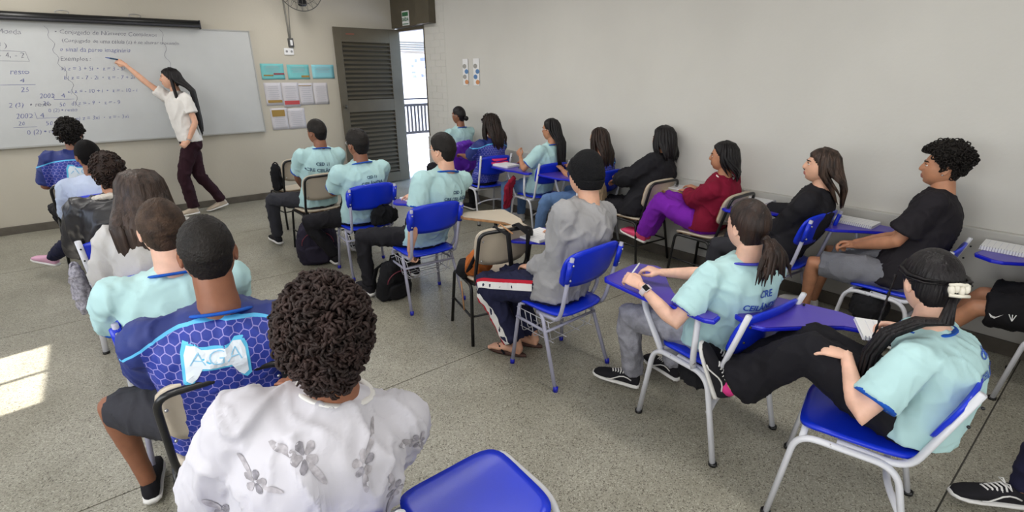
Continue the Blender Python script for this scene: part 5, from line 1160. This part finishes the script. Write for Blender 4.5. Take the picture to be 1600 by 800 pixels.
# backpacks
def backpack(x, y, yaw, label, c, w=.32, d=.2, h=.44, lean=0, name='backpack', acc='7A3040'):
    o = empty(name, (x, y, 0), math.radians(yaw)); tag(o, label, 'backpack'); Rl = Matrix.Rotation(math.radians(lean), 3, 'X')
    q = MB(); rings = []
    for t, k in ((0, .80), (.06, .98), (.3, 1.04), (.6, 1.0), (.82, .84), (.95, .55), (1.0, .25)):
        rings.append([Rl @ V((w/2*k*(abs(math.cos(a))**.6)*(1 if math.cos(a) > 0 else -1), d/2*(k*.7+.3)*(abs(math.sin(a))**.7)*(1 if math.sin(a) > 0 else -1), .004+t*h)) for a in [2*math.pi*j/24 for j in range(24)]])
    q.loft(rings); u_ = union(q, .012, 4); wrinkle(u_, .010, 9, x); zmin = min(v.z for v in u_.v); q = MB(); q.add_raw([V((v.x, v.y, max(.002, v.z))) for v in u_.v], u_.f, u_.m); q.build('main_compartment', c, o)
    q = MB(); q.plate(lambda u, v: (Rl @ V((u*w*.36, -d/2-.018+.012*u*u, h*.30+v*h*.2)), (0, -1, 0)), .05, 10, 8, 4); q.build('front_pocket', c, o)
    q = MB(); q.tube([Rl @ V((w*.40*math.cos(a), -d/2-.0+.02*abs(math.cos(a))-.012, h*.52+h*.30*math.sin(a))) for a in [math.pi*k/12 for k in range(13)]], .004, 6); q.build('zip', mat('zip_'+acc, acc, .5), o)
    q = MB(); q.tube([Rl @ V((-.04, d*.2, h*.96)), Rl @ V((-.035, d*.22, h*1.06)), Rl @ V((.035, d*.22, h*1.06)), Rl @ V((.04, d*.2, h*.96))], .008, 8); q.build('carry_loop', c, o)
    for s in (-1, 1):
        q = MB(); q.tube([Rl @ V((s*.07, d/2, h*.85)), Rl @ V((s*.10, d/2+.05, h*.65)), Rl @ V((s*.12, d/2+.05, h*.35)), Rl @ V((s*.13, d/2+.01, .06))], [.024]*4, 8, [.006]*4, ref=(1, 0, 0)); q.build('shoulder_strap', c, o)
    return o
M_pack = cloth('dark_violet_nylon', '2A2636', bump=.5, bs=40); M_pk2 = cloth('black_nylon', '1A1A1E', bump=.5, bs=40)
backpack(1.40, 4.86, -14, 'large dark violet backpack standing on the floor between two seated students', M_pack, .36, .24, .44, 6)
backpack(1.60, 3.62, 8, 'slim black backpack under the seat of the student gripping his chair', M_pk2, .28, .14, .36, 14)
# bag hung on the empty beige chair
kx, ky, kyaw = 1.92, 2.68, -12
ob = empty('backpack', (kx, ky, 0), math.radians(kyaw)); tag(ob, 'orange and black bag slung over the backrest of the empty beige chair', 'backpack')
q = MB(); q.tube([(-.12, -.02, .47), (-.13, -.08, .52), (-.11, -.13, .60), (-.06, -.17, .68)], [.08, .105, .09, .05], 16, [.05, .07, .065, .03]); u_ = union(q, .01, 4); wrinkle(u_, .010, 12, 4); q = MB(); q.add_raw([V((v.x, max(v.y, -.215), max(v.z, .462))) for v in u_.v], u_.f, u_.m)
q.build('pouch', cloth('burnt_orange_canvas', 'B0622E', bump=.4), ob)
q = MB(); q.tube([(-.02, -.02, .53), (0, -.12, .66), (.04, -.20, .80), (.075, -.29, .845), (.13, -.335, .79), (.14, -.315, .62)], [.03]*6, 10, [.010]*6, ref=(1, .3, 0)); q.build('shoulder_strap', M_pk2, ob)
q = MB(); q.tube([(-.20, -.05, .44), (-.19, -.14, .55), (-.13, -.2, .72), (-.06, -.255, .835), (-.01, -.33, .80), (.0, -.35, .60)], [.03]*6, 10, [.010]*6, ref=(1, .3, 0)); q.build('shoulder_strap', M_pk2, ob)
q = MB(); q.tube([(-.17, -.06, .45), (-.155, -.14, .56), (-.10, -.2, .73), (-.03, -.26, .85), (.02, -.335, .80)], .006, 6); q.tube([(-.235, -.05, .42), (-.24, -.08, .36), (-.235, -.09, .22)], .005, 6); q.build('piping', cloth('orange_piping', 'B98A62'), ob)
q = MB(); q.tube([(-.21, -.02, .47), (-.20, -.06, .53), (-.16, -.11, .56)], [.05, .06, .04], 12); q.build('side_pocket', M_pk2, ob)
# black bag hanging under the backrest of chair 9, under seat bags
def softbag(name, loc, dims, yaw, label, c, seed=1, strap=None):
    o = empty(name, loc, math.radians(yaw)); tag(o, label, 'bag'); q = MB(); a_, b_, c_ = dims
    q.tube([(0, 0, 0), (0, 0, c_*.12), (0, 0, c_*.5), (0, 0, c_*.85), (0, 0, c_)], [a_*.36, a_*.49, a_*.5, a_*.42, a_*.2], 18, [b_*.36, b_*.5, b_*.5, b_*.4, b_*.2]); u_ = union(q, .010, 3); wrinkle(u_, .010, 14, seed); q = MB(); q.add_raw(u_.v, u_.f, u_.m); q.build('bag_body', c, o)
    q = MB()
    for s in (-1, 1): q.tube([(s*a_*.25, 0, c_*.8), (s*a_*.15, 0, c_*1.02), (0, .0, c_*1.06)] if not strap else [(s*a_*.2, 0, c_*.8)]+[V(p) for p in strap], .008, 8)
    q.build('handle', c, o); return o
softbag('shoulder_bag', (1.80, 4.12, .475), (.26, .10, .17), 0, 'crumpled black bag behind the student in front of the slatted door', M_pk2, 3)
softbag('shoulder_bag', (1.47, 6.30, .47), (.14, .12, .30), 10, 'small black bag on the empty chair by the front wall', M_pk2, 4)
softbag('handbag', (3.74, 3.27, .42), (.16, .08, .30), 10, 'tan handbag hanging behind the straight haired girl in jersey', cloth('tan_canvas', '8E7A62', bump=.4), 5)
softbag('tote_bag', (-.34, 4.05, .30), (.10, .16, .32), 10, 'striped grey cloth bag with black strap at the side of the blue chair', cloth('striped_grey_cloth', 'A8A6B0', bump=.5, c2='77757F', vscale=60), 6)
softbag('tote_bag', (3.66, .86, .26), (.34, .20, .16), 5, 'flat black bag below the seat of the boy in grey shorts', M_pk2, 7)
softbag('tote_bag', (3.86, -.02, .24), (.30, .22, .17), 5, 'dark grey bag below the seat at the right edge', M_char, 8)
softbag('shoulder_bag', (2.2, 1.14, .24), (.34, .24, .17), 5, 'black bag in the rack below the seat of the ponytail girl', M_pk2, 9)
# purple jacket over chair 11
jk = empty('purple_jacket', (3.74, 5.95, 0)); tag(jk, 'shiny purple jacket draped over the backrest of the chair nearest the doorway', 'jacket')
q = MB(); q.tube([(-.25, -.24, .62), (-.12, -.29, .86), (0, -.30, .89), (.12, -.29, .86), (.24, -.24, .66)], [.07, .06, .06, .06, .06], 12, [.04]*5, ref=(0, 1, 0)); q.plate(lambda u, v: ((u*(.25+.03*(1-v)), -.315-.02*(1-v), .64+v*.24), (0, 1, 0)), .04, 14, 10, 4); u_ = union(q, .012, 4); wrinkle(u_, .012, 9, 2); q = MB(); q.add_raw(u_.v, u_.f, u_.m); q.build('draped_cloth', mat('purple_satin', '5C1FA8', .35, bump=.2, bscale=12), jk)
vs, fs = text2d('CEF', .09, .004); q = MB(); q.add([V((v.x-.10, -.355, v.y+.60)) for v in vs], fs); q.build('white_lettering', M_white, jk, False)
# red cloth on lap
q = MB(); q.tube([(3.50, 4.36, .66), (3.47, 4.42, .55), (3.46, 4.44, .40), (3.46, 4.46, .28)], [.03, .06, .07, .05], 12, [.03, .03, .03, .02]); u_ = union(q, .01, 3); wrinkle(u_, .012, 14, 2); q = MB(); q.add_raw(u_.v, u_.f, u_.m); tag(q.build('red_jacket', M_red, None), 'dark red garment hanging over the knee of the girl in jeans', 'jacket')
# black bottle under chair 17
bt = empty('umbrella', (3.94, 2.13, .0)); tag(bt, 'black folded umbrella standing under the maroon girl\'s chair', 'umbrella')
q = MB(); q.tube([(0, 0, .005), (0, 0, .03), (0, 0, .06), (0, 0, .24), (0, 0, .27)], [.02, .022, .042, .045, .03], 14, ripple=.08, rk=6) ; q.build('canopy', M_black, bt); q = MB(); q.tube([(0, 0, .27), (0, 0, .33)], .014, 10); q.build('handle', M_ktube, bt)
# dark bag on the outside of the door jamb
bg_ = empty('hanging_bag', (0, 0, 0)); bg_.matrix_world = WR @ Matrix.Translation((.36, 7.42, 1.50)); tag(bg_, 'black bag hanging outside at the right edge of the doorway', 'bag')
q = MB(); q.tube([(0, 0, .22), (0, 0, .16), (0, .0, .05), (0, 0, -.10), (0, .0, -.24)], [.05, .10, .12, .09, .02], 12, [.05, .08, .09, .07, .02]); u_ = union(q, .012, 3); wrinkle(u_, .01, 12, 5); q = MB(); q.add_raw(u_.v, u_.f, u_.m); q.build('bag_body', M_pk2, bg_)
q = MB(); q.tube([(0, 0, .2), (-.03, .05, .30), (-.06, .04, .36)], .006, 6); q.build('strap', M_pk2, bg_)
